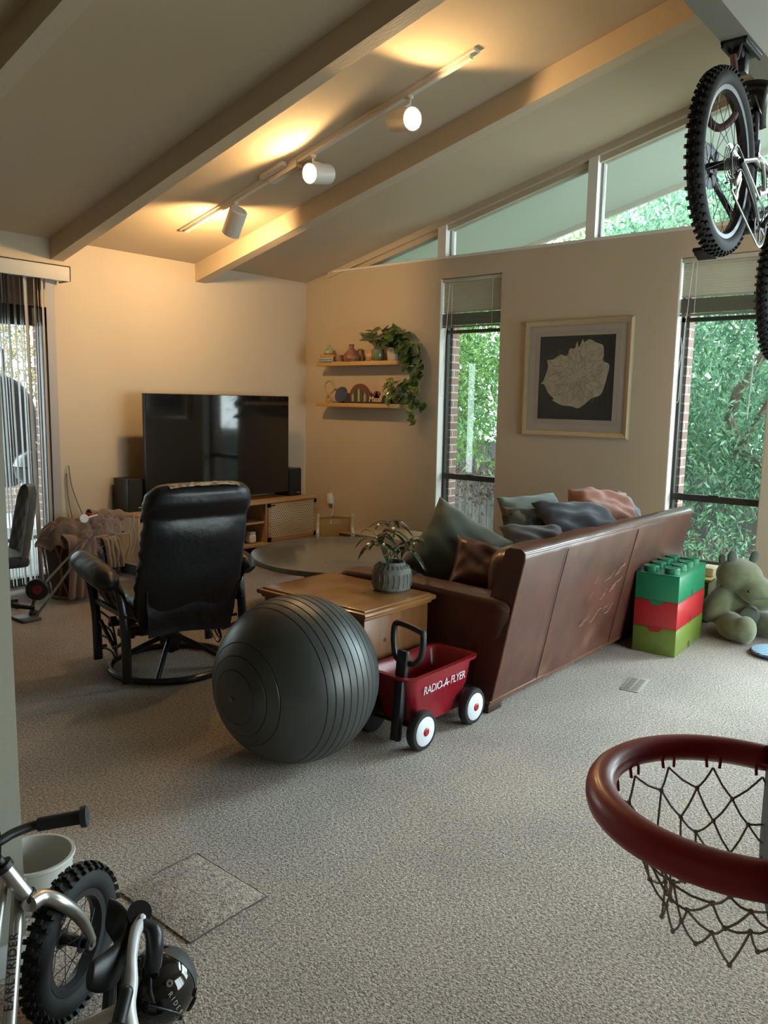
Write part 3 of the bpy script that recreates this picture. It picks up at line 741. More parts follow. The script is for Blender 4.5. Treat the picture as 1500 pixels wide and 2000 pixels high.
# ---- recliner (local x right, y forward towards the television)
def recliner():
    t = thing('recliner', 'black leather swivel recliner on a round tubular base, seen from behind', 'recliner', (2.79, 4.0, 0), math.radians(-11))
    t.scale = (1.09, 1.05, 1.035)
    L_, K = M_blackleather, M_blackpaint
    MB().tube([(.33 * math.cos(a * PI / 32), .33 * math.sin(a * PI / 32), .022) for a in range(64)], .019, 10, closed=True).build('base_ring', K, t)
    for k in range(4):
        a = PI / 4 + k * PI / 2 + .15
        MB().tube([(.05 * math.cos(a), .05 * math.sin(a), .175), (.14 * math.cos(a), .14 * math.sin(a), .13), (.325 * math.cos(a), .325 * math.sin(a), .03)], .015, 10).build('base_spoke', K, t)
    b = MB(); b.cyl((0, 0, .10), (0, 0, .24), .045); b.cyl((0, 0, .135), (0, 0, .185), .062); b.cyl((0, 0, .085), (0, 0, .1), .018); b.build('swivel_hub', K, t)
    b = MB(); b.box((0, -.02, .255), (.60, .07, .045), bev=.008); b.box((0, .14, .27), (.60, .03, .03), bev=.006); b.box((.0, -.17, .30), (.64, .016, .016))
    b.box((-.2, .05, .262), (.05, .36, .02)); b.box((.2, .05, .262), (.05, .36, .02)); b.box((-.27, -.06, .25), (.07, .05, .04), bev=.008); b.box((.24, -.06, .25), (.07, .05, .04), bev=.008)
    b.build('mechanism', K, t)
    for sg in (-1, 1):
        x = .335 * sg
        MB().tube(smoothpath([(x, -.215, .03), (x, -.21, .30), (x * 1.02, -.17, .50), (x * 1.08, -.10, .60)], 6), .017, 10, flat=1.5).build('side_post', K, t)
        MB().tube(smoothpath([(x, .22, .05), (x, .235, .32), (x * 1.04, .27, .50), (x * 1.1, .31, .62)], 6), .017, 10, flat=1.5).build('side_post', K, t)
        b = MB(); b.box((x, .01, .40), (.025, .45, .03), bev=.005); b.tube([(x * .96, -.2, .26), (x * .96, .0, .17), (x * .96, .2, .28)], .012, 8)
        for q in range(4): b.tube(smoothpath([(x * .97, .19, .34 - .07 * q), (x * .9, .10, .30 - .06 * q), (x * .9, .03, .20 - .04 * q), (x * .92, 0, .12)], 4), .006, 6)
        b.cyl((x * .9, .18, .13), (x * 1.02, .18, .13), .014); b.cyl((x * .9, .02, .33), (x * 1.0, .02, .33), .018)
        b.build('rocker_links', K, t)
        # arm pad
        b = MB()
        secs = []
        for i in range(17):
            s = i / 16; y = -.20 + .52 * s; e = (1 - abs(2 * s - 1) ** 5) ** .5; e = max(e, .12)
            cxx = x * 1.18; czz = .60 + .045 * s - .02 * (1 - s)
            secs.append([(cxx + (.072 * e + .004 * noise.noise(Vector((a, s * 9, sg)))) * math.cos(a), y, czz + (.066 * e + .006 * noise.noise(Vector((a * 1.2, s * 12, 3)))) * math.sin(a)) for a in [2 * PI * k / 20 for k in range(20)]])
        b.sprism(secs); b.build('arm_pad', L_, t)
        # side flap between seat and arm
        b = MB(); b.grid(lambda u, v: (x * (.80 + .27 * v) + .008 * math.sin(u * 22), -.20 + .46 * u, .36 + .20 * v + .01 * math.sin(u * 15 + v * 4)), 24, 6)
        b.build('side_flap', L_, t)
    # seat
    b = MB(); b.box((0, .05, .40), (.54, .56, .14), bev=.055, seg=4); b.build('seat', L_, t, sub=1)
    b = MB(); b.box((0, .38, .40), (.50, .16, .10), bev=.04, seg=4); b.build('footrest', L_, t, sub=1)
    # backrest lofted from bottom to top; w half width, y centre, th half thickness
    rows = [(.27, -.17, .215, .035), (.32, -.19, .255, .055), (.42, -.215, .280, .075), (.55, -.25, .290, .085), (.70, -.29, .288, .085), (.85, -.33, .285, .085), (.925, -.35, .283, .070), (.955, -.36, .290, .075), (1.02, -.38, .288, .095), (1.08, -.395, .27, .085), (1.115, -.40, .235, .055), (1.125, -.40, .17, .02)]
    def sec(z, y, w, th, n=40):
        s = []
        for k in range(n):
            a = 2 * PI * k / n; ca, sa = math.cos(a), math.sin(a)
            px = w * math.copysign(abs(ca) ** .45, ca); py = th * math.copysign(abs(sa) ** .7, sa)
            edge = abs(ca) ** 6
            cr = edge * .008 * math.sin(z * 95 + 1.5 * math.sin(z * 31)) + .008 * noise.noise(Vector((px * 5, z * 6, sa * 2)))
            if sa < 0: py += .012 * math.exp(-((z - .945) / .02) ** 2)
            s.append((px + cr * .6 * math.copysign(1, ca), y + py + cr, z))
        return s
    zs = []
    for (a, b_) in zip(rows, rows[1:]):
        n = max(2, int((b_[0] - a[0]) / .02))
        for q in range(n):
            f = q / n; zs.append(tuple(a[i] + (b_[i] - a[i]) * f for i in range(4)))
    zs.append(rows[-1])
    b = MB(); b.sprism([sec(*q) for q in zs]); b.build('backrest', L_, t, sub=1, angle=70)
    # lower back apron, hanging fabric
    b = MB(); b.grid(lambda u, v: ((-.26 + .52 * u) * (1 - .10 * (1 - v)), -.262 - .05 * v + .014 * math.sin(u * 9) * v + .006 * math.sin(v * 11), .27 + .28 * v + .012 * math.sin(u * 5)), 26, 10); b.build('back_apron', mat('black_vinyl', (.008, .008, .010), .5, bump=(12, .5, .02)), t)
    # worn tan patch along the top edge
    b = MB()
    def f(u, v):
        x = -.19 + .38 * u; y = -.475 + .11 * v; zt = 1.078 + .052 * math.sin(PI * (.25 + .75 * v)) * (1 - (x / .27) ** 4)
        return (x, y, zt + .007 * noise.noise(Vector((x * 30, y * 40, 2))))
    b.grid(f, 40, 12)
    b.build('worn_top_patch', mat('peeled_tan_leather', (.36, .27, .16), .8, mix=((.10, .075, .05), 40, .45, .6), bump=(60, .8, .006)), t)
recliner()
# ------------------------------------------------------------------ window dressings
M_slat = mat('blind_slat', (.45, .42, .34), .5)
M_slat_shade = mat('blind_stack_shade', (.20, .20, .165), .55)  # shade of the bunched slats, as a darker copy of their colour
def mini_blind(label, y0, y1, top, ny, wand):
    t = thing('window_blind', label, 'blind', (A + .045, (y0 + y1) / 2, top)); w = y1 - y0
    MB().mm((-.02, -w / 2 + .005, -.035), (.02, w / 2 - .005, -.004), bev=.003).build('headrail', mat('blind_rail', (.5, .48, .42), .5), t)
    b = MB(); z = -.052
    while z > ny:
        b.box((0, 0, z), (.024, w - .03, .0012), rot=(0, math.radians(52), 0)); z -= .0205
    b.build('slats', M_slat, t, smooth=False)
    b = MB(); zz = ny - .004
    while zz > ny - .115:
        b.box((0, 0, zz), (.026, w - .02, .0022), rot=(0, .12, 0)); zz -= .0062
    b.build('stacked_slats', M_slat_shade, t, smooth=False)
    MB().mm((-.014, -w / 2 + .01, ny - .135), (.014, w / 2 - .01, ny - .118), bev=.003).build('bottom_rail', M_slat_shade, t)
    for yy in (-w * .33, w * .33): MB().cyl((-.014, yy, -.04), (-.014, yy, ny - .13), .0015, seg=6).build('ladder_cord', M_white, t)
    P = [(-.03, w / 2 - .10, -.04), (-.03, w / 2 - .07, -.5), (-.03, w / 2 - .05, -.75), (-.032, w / 2 - .02, -1.05), (-.03, w / 2 - .05, -1.12), (-.03, w / 2 - .055, -.8), (-.028, w / 2 - .04, -.62)]
    MB().tube(smoothpath(P, 6), .0024, 6).build('pull_cord', M_white, t)
    if wand: MB().cyl((-.03, -w / 2 + .10, -.06), (-.035, -w / 2 + .14, -1.25), .004, seg=8).build('tilt_wand', mat('clear_wand', (.6, .7, .66), .2), t)
    return t
mini_blind('half raised slatted blind at the top of the left tall window', 4.06, 4.76, 2.82, -.335, False)
mini_blind('half raised slatted blind at the top of the right tall window near the hanging bike', 1.69, 2.42, 2.79, -.315, True)

def vertical_blind():
    t = thing('vertical_blind', 'vertical vane blind over the patio door at the left', 'blind', (3.0, 6.50, 0))
    def X(px): return 3.459 - (125 - px) * .0046 - 3.0
    V = mat('vane_fabric', (.36, .34, .33), .7); V2 = mat('vane_shadow_side', (.36, .33, .32), .75)
    b = MB(); b.mm((-1.6, -.075, 2.565), (.565, -.063, 2.69), bev=.002); b.mm((.553, -.075, 2.565), (.565, .11, 2.69), bev=.002); b.mm((-1.6, -.075, 2.68), (.565, .11, 2.69))
    b.build('valance', mat('valance_board', (.50, .47, .42), .6), t)
    MB().mm((-1.58, -.02, 2.57), (.52, .02, 2.61)).build('headrail', M_white, t)
    L = [(116, 12, 0), (102, 48, 0), (96, 69, .0), (91, 70, .0), (87, 60, .0)]
    L += [(71, 42, .035), (64, 68, .03), (60, 70, .03), (50, 78, .04)]
    L += [(38, 78, .05), (32, 70, .05), (27, 68, .05), (22, 72, .05), (16, 70, .05), (10, 60, .05), (4, 70, .05), (-3, 72, .04)]
    k = -12
    while X(k) > -1.5: L.append((k, 68, .03)); k -= 9
    for px, ang, lean in L:
        a = math.radians(ang); x = X(px); w = .0445
        b = MB(); N_ = 12
        def f(u, v):
            z = .04 + 2.53 * v; s = 2 * u - 1
            ww = a - math.radians(4) * math.sin(z * 1.3 + px)
            cx = x + lean * (1 - v) ** 1.2 * (1 if px < 80 else 0)
            return (cx + s * w * math.cos(ww) + .004 * (1 - s * s) * math.sin(ww), s * w * math.sin(ww) - .004 * (1 - s * s) * math.cos(ww), z)
        b.grid(f, 5, 14); b.build('vane', V, t)
vertical_blind()

# ------------------------------------------------------------------ television corner
def tv():
    t = thing('television', 'large flat black television on the wooden media console', 'television', (5.04, 6.30, .588))
    S = mat('tv_screen', (.004, .004, .005), .07, spec=.6, coat=.5, coat_rough=.04)
    MB().mm((-.884, 0, .055), (.884, .035, 1.072), bev=.004).build('bezel', M_black, t)
    MB().mm((-.878, -.002, .066), (.878, .001, 1.066)).build('screen', S, t, smooth=False)
    MB().mm((-.5, .03, .2), (.5, .075, .7), bev=.01).build('back_housing', M_black, t)
    b = MB(); b.mm((-.20, -.10, 0), (.20, .16, .010), bev=.004); b.mm((-.08, .03, .01), (.08, .06, .2)); b.build('stand', mat('dark_chrome', (.05, .05, .05), .3, metal=.8), t)
tv()
def speaker(x, y, label):
    t = thing('bookshelf_speaker', label, 'speaker', (x, y, .588), group=None)
    MB().mm((-.085, -.11, 0), (.085, .12, .30), bev=.004).build('cabinet', mat('speaker_black', (.013, .013, .013), .4), t)
    MB().mm((-.082, -.122, .004), (.082, -.108, .296), bev=.004).build('grille', mat('speaker_cloth', (.010, .010, .010), .9), t)
    MB().mm((.015, -.1245, .032), (.055, -.1215, .039)).build('badge', mat('silver_badge', (.6, .6, .6), .3, metal=.8), t)
speaker(4.09, 6.47, 'black bookshelf speaker left of the television, half lit at console end')
speaker(6.03, 6.42, 'black bookshelf speaker partly hidden behind the right television edge')

def console():
    t = thing('media_console', 'long light oak media console with a woven cane sliding door', 'console', (5.08, 6.35, 0))
    O = wood('light_oak', (.46, .29, .14), (.36, .21, .095), 'x', 5, .45)
    OV = wood('light_oak_side', (.44, .27, .13), (.35, .20, .09), 'z', 5, .45)
    hx, y0, y1 = 1.125, -.22, .25
    MB().mm((-hx, y0, .562), (hx, y1, .588), bev=.002).build('top', O, t)
    for s in (-1, 1): MB().mm((s * hx - (.022 if s > 0 else 0), y0, .15), (s * hx + (.022 if s < 0 else 0), y1, .562), bev=.001).build('side_panel', OV, t)
    MB().mm((-hx, y0, .13), (hx, y1, .155), bev=.001).build('bottom_panel', O, t)
    MB().mm((-hx + .02, y1 - .015, .15), (hx - .02, y1 - .003, .562)).build('back_panel', OV, t)
    for x in (-.375, .395): MB().mm((x - .011, y0 + .02, .155), (x + .011, y1 - .015, .562)).build('divider', OV, t)
    MB().mm((.10, y0 + .04, .36), (.39, y1 - .02, .378)).build('shelf', O, t); MB().mm((-.365, y0 + .04, .36), (.10, y1 - .02, .378)).build('shelf', O, t)
    cm_ = cane_mat()
    for x0, x1 in ((.41, 1.10), (-1.10, -.41)):
        d = MB(); yf = y0 + .004
        d.mm((x0, yf, .16), (x0 + .035, yf + .018, .556)); d.mm((x1 - .035, yf, .16), (x1, yf + .018, .556)); d.mm((x0, yf, .16), (x1, yf + .018, .205)); d.mm((x0, yf, .52), (x1, yf + .018, .556))
        do_ = d.build('cane_door', O, t, smooth=False)
        MB().mm((x0 + .035, yf + .006, .205), (x1 - .035, yf + .012, .52)).build('cane_panel', cm_, do_, smooth=False)
        MB().mm((x0 + .02, yf - .004, .532), (x0 + .085, yf + .004, .545)).build('finger_pull', M_black, do_)
    for x in (-1.0, -.3, .3, 1.0): MB().mm((x - .03, y0 + .06, 0), (x + .03, y1 - .03, .13)).build('leg', mat('dark_plinth', (.04, .035, .03), .7), t)
def cane_mat():
    m = bpy.data.materials.new('woven_cane'); m.use_nodes = True; nt = m.node_tree; N = nt.nodes; L = nt.links; b = N['Principled BSDF']
    tc = N.new('ShaderNodeTexCoord'); mp = N.new('ShaderNodeMapping'); mp.inputs['Rotation'].default_value = (PI / 2, 0, 0)
    br = N.new('ShaderNodeTexBrick'); br.offset = .5; br.inputs['Scale'].default_value = 1; br.inputs['Brick Width'].default_value = .034; br.inputs['Row Height'].default_value = .019; br.inputs['Mortar Size'].default_value = .0055
    br.inputs['Color1'].default_value = (.05, .032, .018, 1); br.inputs['Color2'].default_value = (.08, .05, .03, 1); br.inputs['Mortar'].default_value = (.62, .50, .33, 1)
    L.new(tc.outputs['Object'], mp.inputs[0]); L.new(mp.outputs[0], br.inputs[0]); L.new(br.outputs[0], b.inputs[0]); b.inputs['Roughness'].default_value = .6; return m
console()
t = thing('white_jar', 'small white lidded jar on the lowest open shelf of the console', 'jar', (5.34, 6.24, .156))
MB().box((0, 0, .05), (.09, .09, .10), bev=.025, seg=4).build('body', mat('cream_plastic', (.65, .62, .55), .4), t)
MB().box((0, 0, .108), (.075, .075, .018), bev=.006).build('lid', mat('cream_plastic', (0, 0, 0)), t)
# outlets
def outlet(y, z, label, plug):
    t = thing('wall_outlet', label, 'outlet', (A, y, z))
    MB().box((-.004, 0, 0), (.008, .075, .118), bev=.003).build('cover_plate', mat('ivory_plastic', (.62, .56, .46), .4), t)
    for dz in (-.022, .022): MB().box((-.009, 0, dz), (.004, .034, .030), bev=.001).build('socket', mat('ivory_plastic', (0, 0, 0)), t)
    if plug == 'charger':
        p = thing('charger', 'white plug-in charger on the outlet beside the console', 'charger', (A - .012, y, z + .02))
        MB().box((-.022, 0, .01), (.042, .055, .11), bev=.006).build('body', M_white, p)
        MB().tube(smoothpath([(-.03, 0, .06), (-.035, -.03, .085), (-.03, -.05, .02), (-.02, -.045, -.12), (-.02, -.02, -.22), (-.02, 0, -.45)], 6), .0035, 6).build('cord', M_white, p)
    else:
        p = thing('plug_cord', 'black plug and cord in the outlet above the sofa pillows', 'cord', (A - .012, y, z + .022))
        MB().box((-.015, 0, 0), (.03, .03, .024), bev=.006).build('plug', M_black, p)
        MB().tube(smoothpath([(-.03, 0, 0), (-.05, .01, -.02), (-.045, .02, -.15), (-.02, .03, -.43)], 6), .0035, 6).build('cord', M_black, p)
outlet(6.20, .50, 'ivory wall outlet with a white charger, right of the media console', 'charger')
outlet(3.78, .47, 'ivory wall outlet with a black plug above the sofa pillows', 'plug')
t = thing('wall_outlet', 'shadowed wall outlet low on the television wall beside the console', 'outlet', (3.90, B, .42))
MB().box((0, -.004, 0), (.075, .008, .118), bev=.003).build('cover_plate', MATS['ivory_plastic'], t)
for dz in (-.022, .022): MB().box((0, -.009, dz), (.034, .004, .03), bev=.001).build('socket', MATS['ivory_plastic'], t)
# cables hanging at the edge of the blinds
for k, (pts, lb) in enumerate([([(3.58, 6.60, 1.02), (3.60, 6.6, .85), (3.64, 6.59, .70), (3.70, 6.57, .50), (3.72, 6.56, .2)], 'thin grey cable hanging on the wall, right strand beside the blinds'),
                    ([(3.565, 6.61, .95), (3.57, 6.61, .75), (3.60, 6.6, .52), (3.62, 6.58, .2)], 'thin grey cable hanging on the wall, left strand beside the blinds')]):
    tag(MB().tube(smoothpath(pts, 6), .005, 6).build('cable', mat('grey_cable', (.20, .17, .13), .6), None), lb, 'cable')

# ------------------------------------------------------------------ picture
def picture():
    t = thing('framed_picture', 'square framed print of a white flower on charcoal ground', 'picture', (A, 3.27, 1.85), rot=(0, 0, PI / 2))
    # local: x -> world +y ... picture faces -x world = local +y ; build with x right as seen = world -y = local -x
    G = mat('pale_gold_frame', (.52, .42, .27), .38, metal=.25, bump=(30, .1, .002))
    h = .508; w_ = .05
    b = MB()
    prof = [(0, .0), (0, .028), (.012, .036), (.03, .030), (.042, .022), (.05, .020), (.05, .0)]
    secs = []
    for sx, sz in ((-1, -1), (1, -1), (1, 1), (-1, 1), (-1, -1)):
        secs.append([(sx * (h - d), yy, sz * (h - d)) for d, yy in prof])
    b.sprism(secs, cap=False); b.build('frame', G, t, angle=30)
    MB().mm((-h + .04, .004, -h + .04), (h - .04, .012, h - .04)).build('mat_board', mat('mat_board_white', (.52, .47, .43), .8), t, smooth=False)
    MB().mm((-h + .105, .012, -h + .105), (h - .105, .0145, h - .095)).build('inner_mat', mat('inner_mat_board', (.47, .42, .38), .8), t, smooth=False)
    MB().mm((-.355, .0145, -.355), (.355, .0165, .37)).build('print_ground', mat('charcoal_print', (.016, .019, .021), .7), t, smooth=False)
    # flower: overlapping petals around a centre, cut paper relief
    F_ = mat('cream_petal', (.52, .47, .38), .85, mix=((.42, .38, .30), 12, .45, .6)); r = random.Random(9)
    outline = [(-.31, -.02), (-.27, .10), (-.28, .16), (-.22, .17), (-.15, .21), (-.09, .20), (-.06, .26), (-.02, .26), (.005, .32), (.02, .27), (.055, .335), (.07, .31), (.12, .335), (.17, .31), (.21, .295), (.245, .275), (.255, .20), (.25, .15), (.30, .125), (.31, .09), (.295, .02), (.27, -.08), (.24, -.14), (.16, -.17), (.10, -.22), (.04, -.255), (-.02, -.24), (-.12, -.23), (-.21, -.19), (-.20, -.175), (-.26, -.12), (-.30, -.05), (-.335, -.045)]
    P = smoothpath([(x, y, 0) for x, y in outline + outline[:1]], 5)[:-1]
    b = MB(); b.prism([(p.x * -1, p.y) for p in P], .0015, frame_matrix((0, .0166, 0), (1, 0, 0), (0, 0, 1)))
    b.build('flower', F_, t, smooth=False)
    C_ = Vector((.03, 0.03)); b = MB()
    for k in range(46):
        a = k * 2.39996; rr_ = .045 + .235 * (k / 46) ** .8; L_ = .05 + .05 * (k / 46)
        d = Vector((math.cos(a), math.sin(a))); q = C_ + d * rr_
        if q.x > .22 or q.y > .25 or q.y < -.17 or q.x < -.24: continue
        pt = [q - d * L_ * .3 + Vector((-d.y, d.x)) * L_ * .38 * s for s in (-1, 1)]
        tip = q + d * L_ * .7
        line = [pt[0], pt[0] * .35 + tip * .65 + Vector((d.y, -d.x)) * L_ * .12, tip, pt[1] * .35 + tip * .65 - Vector((d.y, -d.x)) * L_ * .12, pt[1]]
        b.tube([(-v.x, .0183, v.y) for v in line], .0016, 4)
    b.build('petal_edges', mat('petal_edge', (.34, .30, .22), .8), t)
    MB().mm((-h + .045, .0225, -h + .045), (h - .045, .0240, h - .045)).build('glass', glassmat('picture_glass'), t, smooth=False)
picture()

# ------------------------------------------------------------------ floating shelves and what stands on them
WS = wood('shelf_birch', (.55, .34, .13), (.46, .27, .09), 'y', 5, .45)
SZ1, SZ2 = 2.035, 1.60
for z, lb in ((SZ1, 'upper floating birch shelf holding vases and trailing plants'), (SZ2, 'lower floating birch shelf with souvenirs under the other shelf')):
    o = MB().mm((-.20, -.56, -.042), (0, .56, 0), bev=.002).build('floating_shelf', WS, None, loc=(A, 5.705, z)); tag(o, lb, 'shelf')
def lathe_thing(name, label, cat, loc, prof, m, body='body', seg=28):
    t = thing(name, label, cat, loc); MB().lathe(prof, seg).build(body, m, t); return t
SX = A - .11
def yy(px, top=True):       # world y of something seen at photo column px on the shelf
    return 6.262 - (px - 618) * (1.11 / 154)
for k, (h, c, lb) in enumerate([(.028, (.20, .38, .33), 'teal book at the bottom of the small stack on the upper shelf'), (.022, (.50, .48, .42), 'thin pale book in the middle of the stack on the upper shelf'), (.026, (.62, .24, .08), 'orange book on top of the stack on the upper shelf')]):
    t = thing('book', lb, 'book', (SX - .02, 6.12 - .01 * k, SZ1 + (0, .028, .050)[k]), .05 * (k - 1))
    m = mat('book_cover_%d' % k, c, .6)
    b = MB(); b.mm((-.08, -.10, 0), (.08, .10, .003)); b.mm((-.08, -.10, h - .003), (.08, .10, h)); b.mm((-.08, -.10, 0), (-.077, .10, h)); b.build('cover', m, t, smooth=False)
    MB().mm((-.076, -.096, .003), (.075, .096, h - .003)).build('pages', mat('book_pages', (.55, .50, .40), .9), t, smooth=False)
gl = mat('celadon_glaze', (.32, .38, .25), .35, mix=((.22, .27, .16), 20, .4, .6))
lathe_thing('bottle_vase', 'small celadon green bottle vase standing on the book stack', 'vase', (SX - .03, 6.13, SZ1 + .076), [(0, 0), (.045, 0), (.06, .02), (.058, .045), (.03, .075), (.014, .088), (.013, .10), (.018, .108), (.012, .108), (.01, .09), (0, .08)], gl)
rg = mat('rust_glaze', (.22, .085, .05), .45, mix=((.30, .20, .15), 9, .45, .55))
lathe_thing('bottle_vase', 'rust brown bottle vase with wide base on the upper shelf', 'vase', (SX - .03, 5.80, SZ1), [(0, 0), (.07, 0), (.088, .03), (.085, .07), (.05, .115), (.026, .14), (.024, .165), (.032, .178), (.024, .178), (.018, .14), (0, .12)], rg)
lathe_thing('ceramic_cup', 'short tan ceramic cup beside the rust vase on the upper shelf', 'cup', (SX - .05, 5.955, SZ1), [(0, 0), (.04, 0), (.045, .02), (.043, .07), (.038, .07), (.036, .01), (0, .01)], mat('tan_glaze', (.27, .14, .08), .5))
lathe_thing('bottle_vase', 'slim olive vase half hidden behind the rust vase', 'vase', (A - .05, 5.755, SZ1), [(0, 0), (.035, 0), (.04, .06), (.02, .10), (.02, .13), (.03, .135), (.02, .135), (0, .1)], mat('olive_glaze', (.25, .19, .10), .5))
b = MB(); b.grid(lambda u, v: tuple(Vector((.025 * math.sin(PI * v) * math.cos(2 * PI * u), .05 * math.sin(PI * v) ** .8 * math.sin(2 * PI * u), .06 - .06 * math.cos(PI * v)))), 20, 12, cu=True)
tag(b.build('agate_stone', mat('salmon_stone', (.45, .22, .12), .5, mix=((.6, .4, .28), 30, .4, .6)), None, loc=(SX - .03, 5.55, SZ1)), 'upright salmon coloured stone left of the green pot', 'stone')

def heart_leaf(b, base, d, n, L_, fold=.12):
    d = Vector(d).normalized(); n = Vector(n); n = (n - d * n.dot(d)).normalized(); s = d.cross(n)
    prof = [(0, 0), (-.10, .30), (.05, .46), (.30, .47), (.60, .30), (.85, .12), (1.0, 0)]
    c = [b.bm.verts.new(Vector(base) + d * (L_ * x) - n * (L_ * .12 * x * x)) for x in (0, .05, .3, .6, .85, 1.0)]
    for sg in (-1, 1):
        e = [b.bm.verts.new(Vector(base) + d * (L_ * x) + s * (sg * L_ * w) + n * (L_ * fold * w) - n * (L_ * .12 * x * x)) for x, w in prof[1:6]]
        b.bm.faces.new((c[0], e[0], e[1], c[1])); b.bm.faces.new((c[1], e[1], e[2], c[2])); b.bm.faces.new((c[2], e[2], e[3], c[3])); b.bm.faces.new((c[3], e[3], e[4], c[4])); b.bm.faces.new((c[4], e[4], c[5]))
M_pothos = mat('pothos_leaf', (.045, .095, .030), .35, mix=((.12, .19, .06), 18, .5, .65), coat=.25)
M_pothos2 = mat('pothos_leaf_pale', (.10, .17, .05), .35, mix=((.36, .38, .14), 22, .5, .62), coat=.25)
def pothos(name, label, loc, potprof, potm, vines, nup, seed, m, lsz=.07):
    t = thing(name, label, 'plant', loc); r = random.Random(seed)
    MB().lathe(potprof, 28).build('pot', potm, t)
    top = potprof[len(potprof) // 2][1]; zt = max(p[1] for p in potprof)
    MB().cyl((0, 0, zt - .02), (0, 0, zt - .012), potprof[3][0] * .8).build('soil', mat('potting_soil', (.03, .02, .015), .95), t)
    st = MB(); lf = MB()
    for k in range(nup):
        a = r.uniform(0, 2 * PI); rad = r.uniform(.03, .13); h = r.uniform(.03, .20)
        p = Vector((min(.06, math.cos(a) * rad * .8), math.sin(a) * rad * 1.25, zt + h))
        st.tube(smoothpath([(0, 0, zt - .02), (p.x * .4, p.y * .4, zt + h * .7), p], 4), .0022, 5)
        d = Vector((min(.3, math.cos(a)) - .45, math.sin(a) * .8, r.uniform(-.7, .35)))
        heart_leaf(lf, p, d, Vector((-.6, 0, .8)), lsz * r.uniform(.8, 1.35))
    for V in vines:
        P = smoothpath(V, 6); st.tube(P, .0025, 5)
        for i in range(2, len(P), 2):
            d = Vector((r.uniform(-.8, .1), r.uniform(-.8, .8), r.uniform(-1, .1)))
            heart_leaf(lf, P[i], d, Vector((-.8, 0, .5)), lsz * r.uniform(.7, 1.2))
    st.build('vines', mat('vine_stem', (.14, .15, .06), .6), t); lf.build('leaves', m, t, angle=80)
    return t
potp = [(0, 0), (.045, 0), (.06, .015), (.068, .06), (.062, .115), (.056, .12), (.05, .11), (0, .10)]
pothos('potted_pothos', 'pothos in a glazed sage pot, left one on the upper shelf', (SX - .02, 5.44, SZ1), potp, mat('sage_glaze', (.12, .16, .09), .25, coat=.4), [], 15, 31, M_pothos, .11)
pothos('potted_pothos', 'large pothos in a cream pot trailing off the upper shelf end', (SX, 5.26, SZ1), [(0, 0), (.05, 0), (.055, .02), (.065, .10), (.07, .13), (.062, .13), (.055, .11), (0, .10)], mat('cream_glaze', (.50, .43, .30), .45),
       [[(0, 0, .13), (-.02, -.14, .16), (-.03, -.24, .05), (-.02, -.28, -.12), (-.02, -.27, -.26)], [(0, 0, .13), (0, -.16, .17), (-.02, -.30, .08), (-.02, -.34, -.08)], [(0, 0, .13), (.03, -.12, .20), (.02, -.27, .16), (.02, -.33, .0), (.02, -.35, -.15)], [(0, 0, .13), (-.05, -.10, .20), (-.06, -.20, .12), (-.05, -.22, -.06)],
        [(0, 0, .13), (0, -.18, .10), (.02, -.26, -.02), (.03, -.25, -.35), (.03, -.33, -.42), (.02, -.42, -.44)]], 32, 32, M_pothos, .105)
pothos('potted_pothos', 'small variegated pothos in a dark tray on the lower shelf end', (SX, 5.185, SZ2), [(0, 0), (.045, 0), (.05, .01), (.055, .03), (.06, .06), (.053, .06), (.05, .04), (0, .04)], mat('brown_tray', (.06, .04, .03), .5),
       [[(0, 0, .05), (-.05, .02, .14), (-.06, .04, .22)], [(0, 0, .05), (-.03, -.10, .20), (-.03, -.16, .24), (-.03, -.26, .14)], [(0, 0, .05), (-.02, -.14, .05), (-.02, -.20, -.06), (-.02, -.22, -.18)], [(0, 0, .05), (-.06, .05, .12), (-.08, .06, .03)]], 8, 33, M_pothos2, .09)
# lower shelf souvenirs
b = MB()
P = [(0, .045 * math.sin(a) * (1 + .3 * math.cos(a)), .075 + .075 * -math.cos(a)) for a in [2 * PI * k / 40 for k in range(40)]]
b.tube([(0, .07 * math.sin(a * 1.0), .17 + .065 * math.cos(a)) for a in [2 * PI * k / 32 - .0 for k in range(32)]], .010, 8, closed=True)
b.tube(smoothpath([(0, -.055, .13), (.01, .02, .07), (0, .05, .012), (0, .0, .012), (-.01, -.05, .05), (0, 0, .10), (.01, .05, .05), (0, 0, .012), (0, -.05, .012), (-.01, -.02, .07), (0, .055, .13)], 5), .010, 8)
tag(b.build('rope_knot_ornament', mat('natural_rope', (.40, .27, .13), .8, bump=(90, .6, .002)), None, loc=(SX - .05, 6.10, SZ2)), 'tan rope knot ornament at the left end of lower shelf', 'ornament')
b = MB(); b.sph((0, 0, .055), (.03, .05, .055), 20)
tag(b.build('white_shell', mat('white_shell', (.5, .45, .36), .5), None, loc=(A - .06, 6.03, SZ2)), 'rounded cream shell behind the blue bowl on lower shelf', 'shell')
t = thing('blue_plate', 'dark blue upright plate on the lower shelf', 'plate', (SX - .03, 5.95, SZ2))
MB().lathe([(0, 0), (.075, .006), (.088, .014), (.086, .02), (.07, .014), (0, .01)], 32, frame_matrix((.02, 0, .084), (0, 1, 0), None, (-.96, 0, .28))).build('dish', mat('blue_glaze', (.02, .035, .09), .25, coat=.5), t)
MB().mm((.0, -.03, 0), (.05, .03, .012)).build('stand', mat('dark_wood_foot', (.05, .02, .013), .4), t)
# carved island sign with arch, huts, flower, palm and script word
t = thing('carved_sign', 'painted carved souvenir sign with arch, palm and the word Maui', 'sign', (SX - .02, 5.51, SZ2), rot=(0, 0, -PI / 2))
